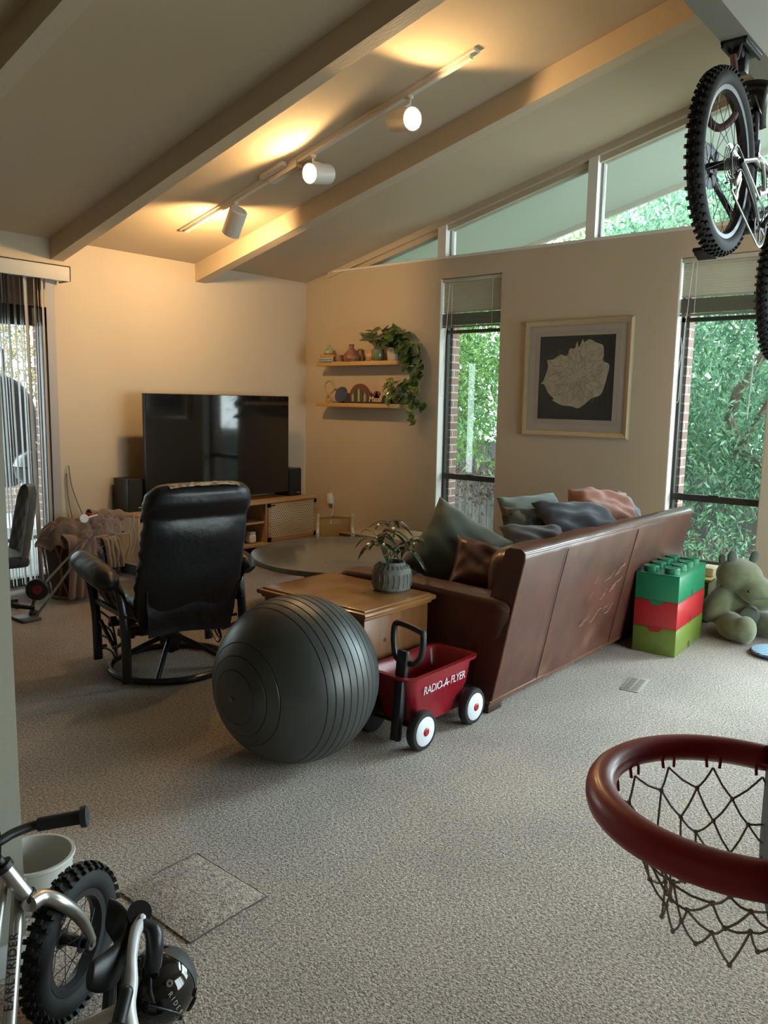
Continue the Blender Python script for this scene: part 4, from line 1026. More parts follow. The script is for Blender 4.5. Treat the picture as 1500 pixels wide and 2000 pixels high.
# local x = world -y (rightwards in the photo), local y = world x, front faces local -y
def card(poly, m, nm, y0=-.004, th=.018, parent=t):
    b = MB(); b.prism(poly, th, frame_matrix((0, y0, 0), (1, 0, 0), (0, 0, 1), (0, -1, 0))); return b.build(nm, m, parent, smooth=False)
card([(-.36, 0), (.30, 0), (.30, .018), (-.36, .018)], mat('sign_base', (.03, .03, .028), .6), 'base', .01, .05)
def arc(cx, cz_, r, a0, a1, n=20): return [(cx + r * math.cos(a0 + (a1 - a0) * k / n), cz_ + r * math.sin(a0 + (a1 - a0) * k / n)) for k in range(n + 1)]
card(arc(-.16, .06, .145, 0, PI) + [(-.305, .018), (-.015, .018)], mat('sign_red', (.20, .035, .02), .55), 'arch')
card(arc(-.16, .06, .122, 0, PI) + [(-.282, .018), (-.038, .018)], mat('sign_brown', (.09, .07, .04), .6), 'arch_panel', -.022, .006)
for k in range(5):
    x = -.245 + k * .042; h = (.09, .12, .14, .12, .09)[k]
    card([(x - .013, .02), (x + .013, .02), (x + .013, h - .012), (x, h + .02), (x - .013, h - .012)], mat(('sign_cream', 'sign_green')[k % 2], ((.38, .30, .17), (.04, .08, .04))[k % 2], .6), 'carved_figure', -.028, .006)
for sx_, w_ in ((-.33, .05), (-.005, .05)):
    card([(sx_ - w_, .018), (sx_ + w_, .018), (sx_ + w_ * .5, .07), (sx_, .09), (sx_ - w_ * .6, .06)], mat('sign_dark', (.025, .03, .03), .6), 'leaf_cluster', -.01, .02)
card([(.03, .03)] + arc(.075, .085, .045, .1, PI - .1, 10) + [(.12, .03)], mat('sign_red', (0, 0, 0)), 'flower', -.006, .014)
card([(.14, .018), (.30, .018), (.27, .08), (.22, .11), (.16, .08)], mat('sign_dark', (0, 0, 0)), 'rock', -.006, .014)
b = MB(); b.tube([(.215, 0, .02), (.205, 0, .10), (.225, 0, .17), (.222, 0, .19)], [.012, .009, .007, .006], 8)
tr = b.build('palm_trunk', mat('sign_trunk', (.12, .06, .03), .7), t)
b = MB()
for k in range(8):
    a = PI * (k / 7) * 1.25 - .125 * PI; P = []
    for q in range(6):
        s = q / 5; P.append((.222 + .085 * s * math.cos(a), -.004, .19 + .075 * s * math.sin(a) + .03 * s - .075 * s * s))
    b.tube(P, [.008, .012, .012, .010, .007, .002], 6, flat=.4)
b.build('palm_fronds', mat('palm_green', (.02, .05, .03), .6), t)
text_mesh('lettering', 'Maui', .082, mat('sign_letter', (.75, .55, .32), .6), t, frame_matrix((.055, -.030, .045), (1, 0, .03), (0, 0, 1)), .004, shear=.2)
# ------------------------------------------------------------------ left corner: basket, blankets, chair
def basket():
    t = thing('rattan_basket', 'round rattan basket overflowing with blankets beside the blinds', 'basket', (3.36, 6.07, 0))
    R_ = mat('rattan', (.30, .17, .085), .6)
    b = MB(); b.tube([(.30 * math.cos(a), .24 * math.sin(a), .5) for a in [2 * PI * k / 40 for k in range(40)]], .013, 8, closed=True); b.build('rim', R_, t)
    b = MB(); b.tube([(.24 * math.cos(a), .19 * math.sin(a), .014) for a in [2 * PI * k / 40 for k in range(40)]], .013, 8, closed=True); b.build('base_hoop', R_, t)
    b = MB(); b.lathe([(0, .012), (.22, .012), (.25, .2), (.275, .45), (.268, .45), (.24, .2), (.21, .02), (0, .02)], 32, Matrix.Diagonal((1, .8, 1, 1))); b.build('liner', mat('liner_cloth', (.10, .075, .055), .9), t)
    for k in range(16):
        a = 2 * PI * k / 16; P = []
        for q in range(9):
            s = q / 8; w = .14 * math.sin(PI * s) * (1 if k % 2 else -1); rr_ = .245 + .06 * s
            P.append((rr_ * math.cos(a + w * 1.6), rr_ * .8 * math.sin(a + w * 1.6), .014 + .486 * s))
        MB().tube(P, .007, 6).build('stake', R_, t)
    b = MB()
    for sx in (1,):
        b.tube(smoothpath([(.22, -.18, .50), (.33, -.22, .50), (.37, -.22, .60), (.38, -.2, .66)], 5), .008, 6)
        b.tube(smoothpath([(.33, -.22, .50), (.33, -.23, .40), (.30, -.2, .28)], 5), .007, 6); b.tube(smoothpath([(.36, -.22, .57), (.40, -.2, .45), (.36, -.18, .30)], 5), .007, 6)
    b.build('handle', mat('pale_rattan', (.48, .30, .16), .6), t)
basket()
def cloth(name, label, loc, f, nu, nv, m, th=.012, sub=1):
    b = MB(); b.grid(f, nu, nv); o = b.build(name, m, None, loc=loc, angle=80)
    q = o.modifiers.new('thick', 'SOLIDIFY'); q.thickness = th; q.offset = 0
    if sub: s = o.modifiers.new('sub', 'SUBSURF'); s.levels = sub; s.render_levels = sub
    return tag(o, label, 'blanket')
M_bl = mat('brown_fleece', (.20, .13, .095), .95, mix=((.15, .095, .07), 14, .4, .6), bump=(120, .5, .004), sheen=.4)
M_bl2 = mat('knit_mauve', (.26, .19, .17), .95, mix=((.17, .12, .11), 60, .4, .6), bump=(90, .7, .006), sheen=.4)
M_pl = mat('dark_plaid', (.025, .035, .04), .9, mix=((.16, .19, .17), 22, .58, .62), sheen=.3)
def heap(cx, cy, r0, h0, zb, seed, amp=.05):
    def f(u, v):
        a = 2 * PI * u; s = v
        rad = r0 * (s ** .8) * (1 + .14 * noise.noise(Vector((math.cos(a) * 1.5, math.sin(a) * 1.5, seed))))
        z = zb + h0 * (1 - s ** 2.6) + amp * noise.noise(Vector((math.cos(a) * s * 4, math.sin(a) * s * 4, seed + 3))) + .02 * math.sin(a * 7 + seed) * s
        return (cx + rad * math.cos(a), cy + rad * math.sin(a) * .8, z)
    return f
cloth('brown_blanket', 'brown fleece blanket heaped in the basket and hanging over its front', (3.36, 6.07, 0), heap(-.02, 0, .335, .155, .455, 2.0, .10), 56, 16, M_bl)
def strip(x0, x1, y, ztop, zbot, bulge, seed, drift):
    def f(u, v):
        x = x0 + (x1 - x0) * u + drift * v; z = ztop - (ztop - zbot) * v
        yy_ = y - bulge * math.sin(min(1, v * 1.15) * PI * .5) + .012 * math.sin(u * 24 + v * 2) * (.3 + v) + .02 * noise.noise(Vector((u * 4, v * 3, seed)))
        if v < .12: yy_ += (.12 - v) * 1.2; z -= (.12 - v) * .2
        return (x, yy_, z)
    return f
cloth('ribbed_throw', 'pinkish brown ribbed throw end hanging to the floor from basket', (3.36, 6.07, 0), strip(-.23, .0, -.25, .57, .04, .045, 5, -.03), 30, 20, mat('rib_throw', (.24, .155, .125), .95, bump=(70, .6, .006), sheen=.4), .014)
cloth('knit_blanket', 'mauve knitted blanket bunched at the right side of the basket', (3.36, 6.07, 0), heap(.17, -.06, .20, .13, .50, 8.0, .09), 44, 12, M_bl2)
cloth('rolled_blanket', 'tan rolled blanket on top right of the basket heap', (3.36, 6.07, 0), lambda u, v: (.12 + .26 * v, .05 - .10 * v + .055 * math.cos(2 * PI * u) * (1 - .5 * v ** 6), .625 + .055 * math.sin(2 * PI * u) * (1 - .5 * v ** 6) + .01 * math.sin(v * 14 + u * 5)), 20, 16, mat('tan_fleece', (.28, .18, .125), .95, bump=(100, .5, .005), sheen=.4))
cloth('plaid_cloth', 'dark plaid cloth showing between the hanging blankets', (3.36, 6.07, 0), strip(-.06, .17, -.222, .50, .20, .04, 9, .03), 22, 14, M_pl)
cloth('tan_throw', 'tan throw corner hanging over the basket front right of plaid cloth', (3.36, 6.07, 0), strip(.06, .20, -.26, .52, .24, .03, 12, .03), 22, 14, mat('tan_throw', (.27, .18, .12), .95, bump=(80, .5, .005), sheen=.4))
# lollipop shaped toy and red toy on the heap
t = thing('rattle_toy', 'white disc shaped rattle on a stick lying on the blankets', 'toy', (3.30, 5.88, .655))
MB().cyl((0, 0, 0), (-.005, -.02, .003), .034, seg=28).build('disc', M_white, t); MB().cyl((.03, 0, .003), (.13, .02, .015), .006).build('stick', M_white, t)
tag(MB().box((0, 0, .012), (.07, .04, .024), rot=(.2, .3, .5), bev=.006).build('toy_block', mat('red_toy', (.45, .03, .02), .4), None, loc=(3.38, 5.92, .66)), 'small red toy block lying on the blankets', 'toy')
# push toy whose handles lie across the basket
def push_toy():
    t = thing('push_toy', 'push along toy with red and black wheel and long dark handle bars', 'toy', (2.74, 5.62, 0))
    G = mat('dark_grey_tube', (.10, .095, .09), .5)
    for a_, b_ in (((.05, .0, .21), (.50, .16, .50)), ((.08, -.02, .10), (.62, .12, .60))):
        MB().cyl(a_, b_, .009, seg=10).build('handle_bar', G, t)
    MB().lathe([(.035, -.02), (.07, -.02), (.08, -.01), (.08, .01), (.07, .02), (.035, .02)], 28, frame_matrix((.03, 0, .21), (0, 0, 1), None, (-.55, -.8, 0)), closed=True).build('wheel', M_black, t)
    MB().lathe([(0, -.016), (.03, -.022), (.04, -.016), (.04, .016), (.03, .022), (0, .016)], 24, frame_matrix((.03, 0, .21), (0, 0, 1), None, (-.55, -.8, 0))).build('hub', mat('dark_red_plastic', (.22, .01, .02), .4), t)
    b = MB(); b.cyl((.03, .0, .21), (-.02, .03, .01), .012); b.cyl((.08, -.02, .10), (.0, -.02, .02), .01); b.build('fork', G, t)
    b = MB(); b.box((-.06, 0, .012), (.14, .2, .02), bev=.008); b.build('skid', G, t)
push_toy()
def quilted_chair():
    t = thing('quilted_chair', 'dark quilted chair with rounded back, mostly hidden by the left wall', 'chair', (2.54, 5.80, 0), math.radians(76))
    Q = mat('quilted_charcoal', (.03, .032, .038), .65, sheen=.3)
    def prof(sg):
        def f(u, v):
            s = 2 * u - 1; w = .23 * (1 - .28 * v ** 3) * math.sqrt(max(0, 1 - max(0, (v - .78) / .22) ** 2.2)) if v > .0 else .23
            z = .42 + .56 * v; x = s * w
            q = abs(math.sin((x * 1.0 + z * .8) * 26)) * abs(math.sin((x * 1.0 - z * .8) * 26))
            curve = .10 * (1 - s * s) - .10
            return (x, -.20 - .10 * v - curve * .6 + sg * (.022 + .010 * q ** .5) * (1 - s ** 6) * (1 - v ** 12), z)
        return f
    b = MB(); b.grid(prof(1), 36, 30); b.grid(prof(-1), 36, 30); bmesh.ops.remove_doubles(b.bm, verts=b.bm.verts, dist=.003); b.build('backrest', Q, t, angle=80)
    MB().box((0, .02, .44), (.46, .46, .09), bev=.04, seg=4).build('seat', Q, t, sub=1)
    MB().cyl((0, 0, .06), (0, 0, .40), .028).build('gas_lift', M_black, t)
    for k in range(5):
        a = k * 2 * PI / 5 + .5; lg = MB(); lg.tube([(.02 * math.cos(a), .02 * math.sin(a), .11), (.27 * math.cos(a), .27 * math.sin(a), .07)], [.022, .014], 8)
        lo = lg.build('base_arm', M_black, t); MB().sph((.27 * math.cos(a), .27 * math.sin(a), .03), (.03, .02, .03), 14, rot=(0, 0, a)).build('caster', mat('silver_black', (.10, .10, .11), .3), lo)
quilted_chair()
# ------------------------------------------------------------------ children's table and chair beyond the coffee table
def kid_chair():
    t = thing('kids_chair', 'small blond wooden childs chair with slotted back behind the coffee table', 'chair', (5.52, 5.22, 0), math.radians(180 - 46))
    t.scale = (1.2, 1.2, 1.05)
    Wd = wood('blond_birch', (.58, .40, .17), (.50, .33, .13), 'x', 5, .4); Wp = mat('pale_birch', (.56, .48, .36), .5)
    # local: faces +y (towards the camera after rotation); back at -y
    b = MB(); hole = [(.035 * math.cos(a) , .30 + .145 + .016 * math.sin(a)) for a in [2 * PI * k / 20 for k in range(20)]]
    bm = b.bm
    b.mm((-.125, -.15, .27), (.125, -.135, .405)); b.mm((-.125, -.15, .405), (-.04, -.135, .47)); b.mm((.04, -.15, .405), (.125, -.135, .47)); b.mm((-.04, -.15, .447), (.04, -.135, .475)); b.mm((-.125, -.15, .455), (.125, -.135, .475))
    b.build('backrest', Wd, t, smooth=False)
    for s in (-1, 1):
        x = s * .14; poly = [(-.17, 0), (-.12, 0), (-.11, .2), (.10, .2), (.12, 0), (.17, 0), (.165, .30), (.15, .375), (.10, .385), (.02, .37), (-.09, .38), (-.125, .42), (-.13, .49), (-.155, .50), (-.17, .47)]
        M = frame_matrix((x - .012, 0, 0), (0, 1, 0), (0, 0, 1), (1, 0, 0))
        b = MB(); b.prism(poly, .024, M); b.build('side_arm', Wp, t, smooth=False, bev=.006)
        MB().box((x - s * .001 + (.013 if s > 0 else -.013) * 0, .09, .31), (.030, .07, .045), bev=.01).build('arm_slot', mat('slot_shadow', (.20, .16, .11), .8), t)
    MB().box((0, 0, .25), (.26, .28, .018), bev=.004).build('seat', Wd, t)
kid_chair()
def kid_table():
    t = thing('play_table', 'low light wood play table with dark edge band under the left window', 'table', (5.95, 4.80, 0))
    Wd = wood('play_table_top', (.50, .36, .20), (.42, .29, .15), 'y', 5, .45)
    MB().mm((-.28, -.62, .335), (.28, .52, .352), bev=.003).build('tabletop', Wd, t)
    MB().mm((-.285, -.625, .312), (.285, .525, .335), bev=.003).build('edge_band', mat('dark_edge', (.035, .03, .028), .5), t)
    for x in (-.23, .23):
        for y in (-.55, .45): MB().mm((x - .02, y - .02, 0), (x + .02, y + .02, .312)).build('leg', mat('dark_edge', (0, 0, 0)), t)
kid_table()

# ------------------------------------------------------------------ toys on the right
def brick_box(label, z, c, studs, notch):
    t = thing('toy_brick_box', label, 'storage box', (5.385, 1.922, z), math.radians(3.6))
    m = mat('brick_' + notch, c, .35, coat=.15); lx, ly, h = .62, .285, .18
    b = MB(); b.mm((-lx / 2, -ly / 2, .0), (lx / 2, ly / 2, .172), bev=.005); b.build('body', m, t)
    MB().mm((-lx / 2, -ly / 2, .1722), (lx / 2, ly / 2, h - .0005), bev=.003).build('lid', m, t)
    dk = mat('notch_' + notch, tuple(v * .25 for v in c), .6)  # recess shade of the notches is put into a darkened box colour
    for (cx, cy, ux, nn) in ((-lx / 2, 0, (0, 1, 0), (-1, 0, 0)), (0, -ly / 2, (1, 0, 0), (0, -1, 0))):
        s = .052 if nn[0] else .035
        poly = [(-s, 0), (-s * .55, .032), (s * .55, .032), (s, 0)] if nn[0] else [(-s * .5, 0), (-s * .5, .028)] + [(s * .5 * math.cos(a), .028 + s * .5 * math.sin(a)) for a in (2.6, 1.57, .54)] + [(s * .5, .028), (s * .5, 0)]
        b = MB(); b.prism(poly, .0016, frame_matrix((cx, cy, .002), ux, (0, 0, 1), nn)); b.build('handle_notch', dk if not nn[0] else mat('notchf_' + notch, tuple(v * .82 for v in c), .5), t, smooth=False)
    if studs:
        for i in range(4):
            for j in range(2):
                x = -.225 + i * .15; y = -.068 + j * .136
                so = MB().lathe([(0, h + .036), (.046, h + .036), (.050, h + .032), (.050, h - .003)], 32, Matrix.Translation((x, y, 0))).build('stud', m, t)
                text_mesh('stud_lettering', 'LEGO', .026, m, so, frame_matrix((x, y, h + .0365), (0, -1, 0), (1, 0, 0)), .001)
    return t
brick_box('olive green building brick storage box, lowest of the stack', 0, (.155, .215, .03), False, 'olive')
brick_box('red building brick storage box, middle of the stack', .18, (.46, .018, .022), False, 'red')
brick_box('dark green building brick storage box with eight studs, topmost of stack', .36, (.008, .20, .085), True, 'green')

def plush():
    t = thing('plush_toy', 'big olive green plush animal slumped under the right tall window', 'plush toy', (6.00, 1.67, 0), math.radians(-38))
    P = mat('olive_plush', (.155, .17, .085), .95, mix=((.115, .13, .06), 16, .4, .6), bump=(120, .6, .004), sheen=.6)
    D = mat('dark_plush', (.05, .06, .04), .95, sheen=.4)
    # local: faces -y
    b = MB()
    b.sph((0, .02, .19), (.175, .15, .20), 24)
    b.sph((-.01, -.04, .425), (.165, .155, .125), 24, rot=(.25, 0, .1)); b.sph((.05, -.16, .345), (.135, .125, .095), 24, rot=(.5, 0, .1)); b.sph((.09, -.22, .285), (.10, .075, .075), 20, rot=(.7, 0, 0))
    b.sph((-.17, -.03, .22), (.085, .09, .15), 20, rot=(.2, .5, 0)); b.sph((.17, -.03, .22), (.075, .085, .15), 20, rot=(.2, -.5, 0))
    b.sph((-.13, -.16, .095), (.10, .17, .095), 20, rot=(0, 0, -.25)); b.sph((.15, -.16, .095), (.10, .17, .09), 20, rot=(0, 0, .35))
    b.sph((-.12, -.29, .10), (.085, .065, .10), 20); b.sph((.21, -.28, .10), (.085, .065, .10), 20)
    o = b.build('body', P, t)
    q = o.modifiers.new('rm', 'REMESH'); q.mode = 'VOXEL'; q.voxel_size = .011; q.use_smooth_shade = True
    q = o.modifiers.new('sm', 'SMOOTH'); q.factor = .6; q.iterations = 6
    for x, y, r_ in ((-.075, -.03, -.15), (.085, -.06, .2)):
        b = MB(); b.sph((x, y, .562), (.042, .022, .052), 18, rot=(.1, r_, .2)); b.build('ear', D, t)
    MB().sph((-.135, .0, .545), (.025, .02, .04), 16).build('ear', D, t)
    MB().sph((-.005, -.172, .13), (.09, .02, .10), 20).build('belly_patch', D, t)
    for x, y, z in ((-.072, -.235, .36), (.12, -.262, .39)): MB().sph((x, y, z), .010, 12).build('eye', mat('glossy_black_bead', (.004, .004, .004), .1), t)
    b = MB(); b.tube(smoothpath([(-.06, -.275, .315), (.03, -.305, .325), (.12, -.305, .335), (.19, -.26, .35)], 6), .004, 6); b.build('mouth_seam', D, t)
plush()
def garage():
    t = thing('toy_garage', 'yellow and green wooden toy garage between brick stack and plush', 'toy', (6.27, 2.17, 0), math.radians(2))
    Y = mat('toy_yellow', (.52, .42, .12), .5); G = mat('toy_green', (.05, .20, .09), .5)
    for z, c in ((.0, G), (.16, Y), (.31, Y)): MB().mm((-.17, -.28, z), (.17, .22, z + .022), bev=.003).build('deck', c, t)
    for x in (-.15, .15):
        for y in (-.25, .19): MB().mm((x - .012, y - .012, .02), (x + .012, y + .012, .31)).build('post', G, t)
    b = MB(); b.sprism([[(x, -.28, .33), (x, .0, .18), (x, .0, .165), (x, -.28, .315)] for x in (-.16, -.05)]); b.build('ramp', G, t, smooth=False)
    b = MB(); b.lathe([(.05, -.01), (.065, -.01), (.065, .01), (.05, .01)], 24, frame_matrix((-.178, -.1, .12), (0, 1, 0), (0, 0, 1)), closed=True); b.build('wheel_ring', G, t)
    MB().mm((-.05, -.26, .333), (.12, -.16, .40), bev=.01).build('ticket_booth', mat('toy_cream', (.6, .5, .3), .5), t)
garage()
t = thing('striped_cushion', 'blue and white striped round floor toy at the right edge', 'toy', (5.62, 1.27, 0))
def stripes():
    m = bpy.data.materials.new('blue_stripes'); m.use_nodes = True; nt = m.node_tree; N = nt.nodes; L = nt.links; b = N['Principled BSDF']
    tc = N.new('ShaderNodeTexCoord'); w = N.new('ShaderNodeTexWave'); w.inputs['Scale'].default_value = 14; r = N.new('ShaderNodeValToRGB'); r.color_ramp.interpolation = 'CONSTANT'
    r.color_ramp.elements[0].color = (.10, .32, .55, 1); r.color_ramp.elements[1].color = (.55, .68, .78, 1); r.color_ramp.elements[1].position = .5
    L.new(tc.outputs['Object'], w.inputs[0]); L.new(w.outputs['Fac'], r.inputs[0]); L.new(r.outputs[0], b.inputs[0]); b.inputs['Roughness'].default_value = .7; return m
MB().lathe([(0, 0), (.15, 0), (.165, .012), (.16, .03), (.10, .045), (0, .05)], 40).build('cover', stripes(), t)
MB().tube([(.166 * math.cos(a), .166 * math.sin(a), .014) for a in [2 * PI * k / 48 for k in range(48)]], .007, 8, closed=True).build('edge_piping', mat('navy_piping', (.03, .04, .16), .6), t)

# ------------------------------------------------------------------ red wagon
def wagon():
    t = thing('toy_wagon', 'small red toy wagon with black pull handle beside the sofa arm', 'wagon', (3.08, 2.30, 0))
    Rd = mat('red_plastic', (.26, .008, .018), .32, coat=.3, coat_rough=.15); K = M_black
    def ring(z, hx, hy, r, inset=0):
        P = []
        for cx, cy, a0 in ((hx - r, hy - r, 0), (-hx + r, hy - r, PI / 2), (-hx + r, -hy + r, PI), (hx - r, -hy + r, 3 * PI / 2)):
            for k in range(7):
                a = a0 + PI / 2 * k / 6; P.append((cx + r * math.cos(a), cy + r * math.sin(a), z))
        return P
    b = MB(); secs = [ring(.085, .20, .10, .03), ring(.20, .23, .112, .04), ring(.205, .235, .116, .04), ring(.33, .262, .130, .05), ring(.335, .285, .150, .06), ring(.350, .290, .155, .06), ring(.350, .262, .128, .045), ring(.335, .248, .118, .04), ring(.13, .205, .09, .03)]
    R_ = [[b.bm.verts.new(p) for p in q] for q in secs]; n = len(R_[0])
    for a, c in zip(R_, R_[1:]):
        for k in range(n): b.bm.faces.new((a[k], a[(k + 1) % n], c[(k + 1) % n], c[k]))
    b.bm.faces.new(R_[0][::-1]); b.bm.faces.new(R_[-1])
    b.build('tray', Rd, t, angle=40)
    for s in (-1, 1):
        arch = [(-.205, .20), (-.215, .06)] + [(.0 + .15 * math.cos(a), .05 + .09 * math.sin(a)) for a in [PI * (1 - k / 12) for k in range(13)]] + [(.20, .06), (.205, .20)]
        b = MB(); b.prism([(x, z) for x, z in arch], .012, frame_matrix((0, s * .108 - .006, 0), (1, 0, 0), (0, 0, 1), (0, 1, 0))); b.build('side_skirt', Rd, t, smooth=False)
    for x in (-.21, .21):
        for s in (-1, 1):
            y = s * .155
            w = MB().lathe([(0, -.02), (.072, -.024), (.090, -.020), (.095, -.01), (.095, .012), (.088, .022), (.07, .024), (0, .018)], 40, frame_matrix((x, y, .095), (1, 0, 0), None, (0, s, 0))).build('wheel', K, t)
            MB().lathe([(0, .030), (.060, .029), (.070, .024), (.066, .018), (0, .018)], 40, frame_matrix((x, y, .095), (1, 0, 0), None, (0, s, 0))).build('hubcap', mat('white_hubcap', (.70, .72, .76), .4), w)
            MB().lathe([(0, .036), (.014, .036), (.021, .031), (.021, .026)], 24, frame_matrix((x, y, .095), (1, 0, 0), None, (0, s, 0))).build('axle_cap', mat('red_cap', (.42, .012, .02), .4), w)
        MB().cyl((x, -.14, .095), (x, .14, .095), .008).build('axle', K, t)
    b = MB(); b.box((-.27, -.06, .19), (.035, .05, .30), rot=(0, .10, 0), bev=.008); b.box((-.245, -.06, .40), (.030, .062, .14), rot=(0, .12, 0), bev=.01)
    hp = [(0, -.05, -.01), (0, -.085, .035), (0, -.085, .13), (0, -.055, .15), (0, .055, .165), (0, .085, .14), (0, .075, .045), (0, .045, -.005)]
    b.tube([(-.225 + .12 * p[2], -.065 + p[1] * 1.02, .42 + p[2]) for p in smoothpath(hp + hp[:1], 5)[:-1]], .015, 10, closed=True)
    b.build('pull_handle', K, t)
    text_mesh('lettering', 'RADIO', .052, mat('white_lettering', (.62, .52, .54), .5), t, frame_matrix((-.095, -.1285, .262), (1, 0, .0), (0, .13, 1)), .001, shear=.35, space=.9)
    text_mesh('lettering', 'FLYER', .052, MATS['white_lettering'], t, frame_matrix((.115, -.1285, .262), (1, 0, .0), (0, .13, 1)), .001, shear=.35, space=.9)
    text_mesh('lettering', 'A', .056, MATS['white_lettering'], t, frame_matrix((.012, -.1285, .262), (1, 0, .0), (0, .13, 1)), .001, shear=.35)
    b = MB(); b.box((.012, -.1285, .256), (.075, .002, .005), rot=(0, -.1, 0)); b.build('logo_bar', MATS['white_lettering'], t)
wagon()
# carpet details
o = MB(); o.mm((1.325, 1.835, 0), (1.63, 2.21, .006), bev=.003); o = o.build('carpet_patch', M_carpet, None); tag(o, 'square patch of replaced carpet with visible cut seams near the small bike', 'carpet patch')
dk = mat('seam_dark_pile', (.09, .07, .055), .95)  # dark line colour of the cut carpet seams
for (a_, b_) in (((1.325, 1.835), (1.63, 1.835)), ((1.63, 1.835), (1.63, 2.21)), ((1.63, 2.21), (1.45, 2.21)), ((1.325, 2.08), (1.325, 2.21))):
    n = 12; P = [(a_[0] + (b_[0] - a_[0]) * k / n + rnd.uniform(-.003, .003), a_[1] + (b_[1] - a_[1]) * k / n + rnd.uniform(-.003, .003), .0045) for k in range(n + 1)]
    s_ = MB().tube(P, .0022, 5).build('cut_seam', dk, o)
t = thing('floor_register', 'flat beige floor vent in the carpet behind the sofa', 'vent', (4.42, 1.75, 0), .15)
MB().mm((-.13, -.055, 0), (.13, .055, .004), bev=.002).build('flange', mat('register_beige', (.36, .31, .25), .6), t)
for k in range(2):
    for q in range(9): MB().mm((-.11 + q * .025, -.04 + k * .045, .003), (-.10 + q * .025, -.005 + k * .045, .005)).build('louvre', mat('register_slot', (.16, .13, .10), .7), t)
# bucket
t = thing('bucket', 'low off-white plastic bucket half hidden behind the left wall end', 'bucket', (1.135, 2.40, 0))
MB().lathe([(0, 0), (.105, 0), (.108, .01), (.118, .135), (.126, .142), (.124, .15), (.114, .15), (.110, .14), (.100, .015), (0, .012)], 48).build('pail', mat('offwhite_pail', (.50, .50, .46), .4), t)
# ------------------------------------------------------------------ bicycles
M_rub = mat('tyre_rubber', (.016, .016, .017), .75, bump=(80, .2, .001))
M_rim = mat('black_rim', (.03, .03, .032), .42, metal=.2)
M_rimw = mat('grey_rim', (.20, .21, .22), .3, metal=.7)
M_chrome = mat('bright_steel', (.42, .42, .43), .35, metal=1.0)
M_spoke = mat('dark_spoke', (.06, .06, .06), .35, metal=.7)
M_silver = mat('brushed_silver', (.50, .48, .46), .32, metal=.85)
def make_wheel(parent, M, R, tr, nsp, nk, rim_m, hubw=.10, rotor=False, kz=.004, label=None, kw=.010):
    """wheel in the local xy plane of M, axis z."""
    rr = R - 2 * tr
    b = MB(); n = 14
    b.lathe([(R - tr + tr * math.cos(2 * PI * k / n), tr * .98 * math.sin(2 * PI * k / n)) for k in range(n)], 64, M, closed=True)
    for k in range(nk):
        a = 2 * PI * k / nk
        for row, (th, w, h) in enumerate(((0, kw, kz), (.75, kw * .9, kz * 1.2), (-.75, kw * .9, kz * 1.2), (.38, kw * .8, kz), (-.38, kw * .8, kz))):
            aa = a + (.5 * 2 * PI / nk if row in (1, 2) else (.25 * 2 * PI / nk if row > 2 else 0))
            rad = R - tr + (tr + h * .4) * math.cos(th); z = (tr + h * .4) * math.sin(th)
            q = Matrix.Rotation(aa, 4, 'Z') @ Matrix.Translation((rad, 0, z)) @ Matrix.Rotation(-th, 4, 'Y')
            r_ = bmesh.ops.create_cube(b.bm, size=1.0)
            bmesh.ops.transform(b.bm, matrix=M @ q @ Matrix.Diagonal((h * 2.2, w, w * .9, 1)), verts=r_['verts'])
    tyre = b.build('tyre', M_rub, parent, angle=50, label=label)
    b = MB(); rw = tr * .62
    b.lathe([(rr + .006, -rw), (rr + .010, 0), (rr + .006, rw), (rr - .012, rw * .9), (rr - .018, 0), (rr - .012, -rw * .9)], 64, M, closed=True)
    b.build('rim', rim_m, tyre)
    for k in range(nsp):
        a = 2 * PI * k / nsp; s = 1 if k % 2 else -1; a2 = a + (.9 if (k // 2) % 2 else -.9)
        p0 = M @ Vector((rr * math.cos(a) * .975, rr * math.sin(a) * .975, 0)); p1 = M @ Vector((.022 * math.cos(a2), .022 * math.sin(a2), s * hubw * .36))
        MB().cyl(p0, p1, .0012, seg=5).build('spoke', M_spoke, tyre, smooth=False)
    b = MB(); b.cyl(M @ Vector((0, 0, -hubw / 2)), M @ Vector((0, 0, hubw / 2)), .014); 
    for s in (-1, 1): b.cyl(M @ Vector((0, 0, s * hubw * .34)), M @ Vector((0, 0, s * hubw * .38)), .026)
    b.build('hub', M_rim, tyre)
    return tyre

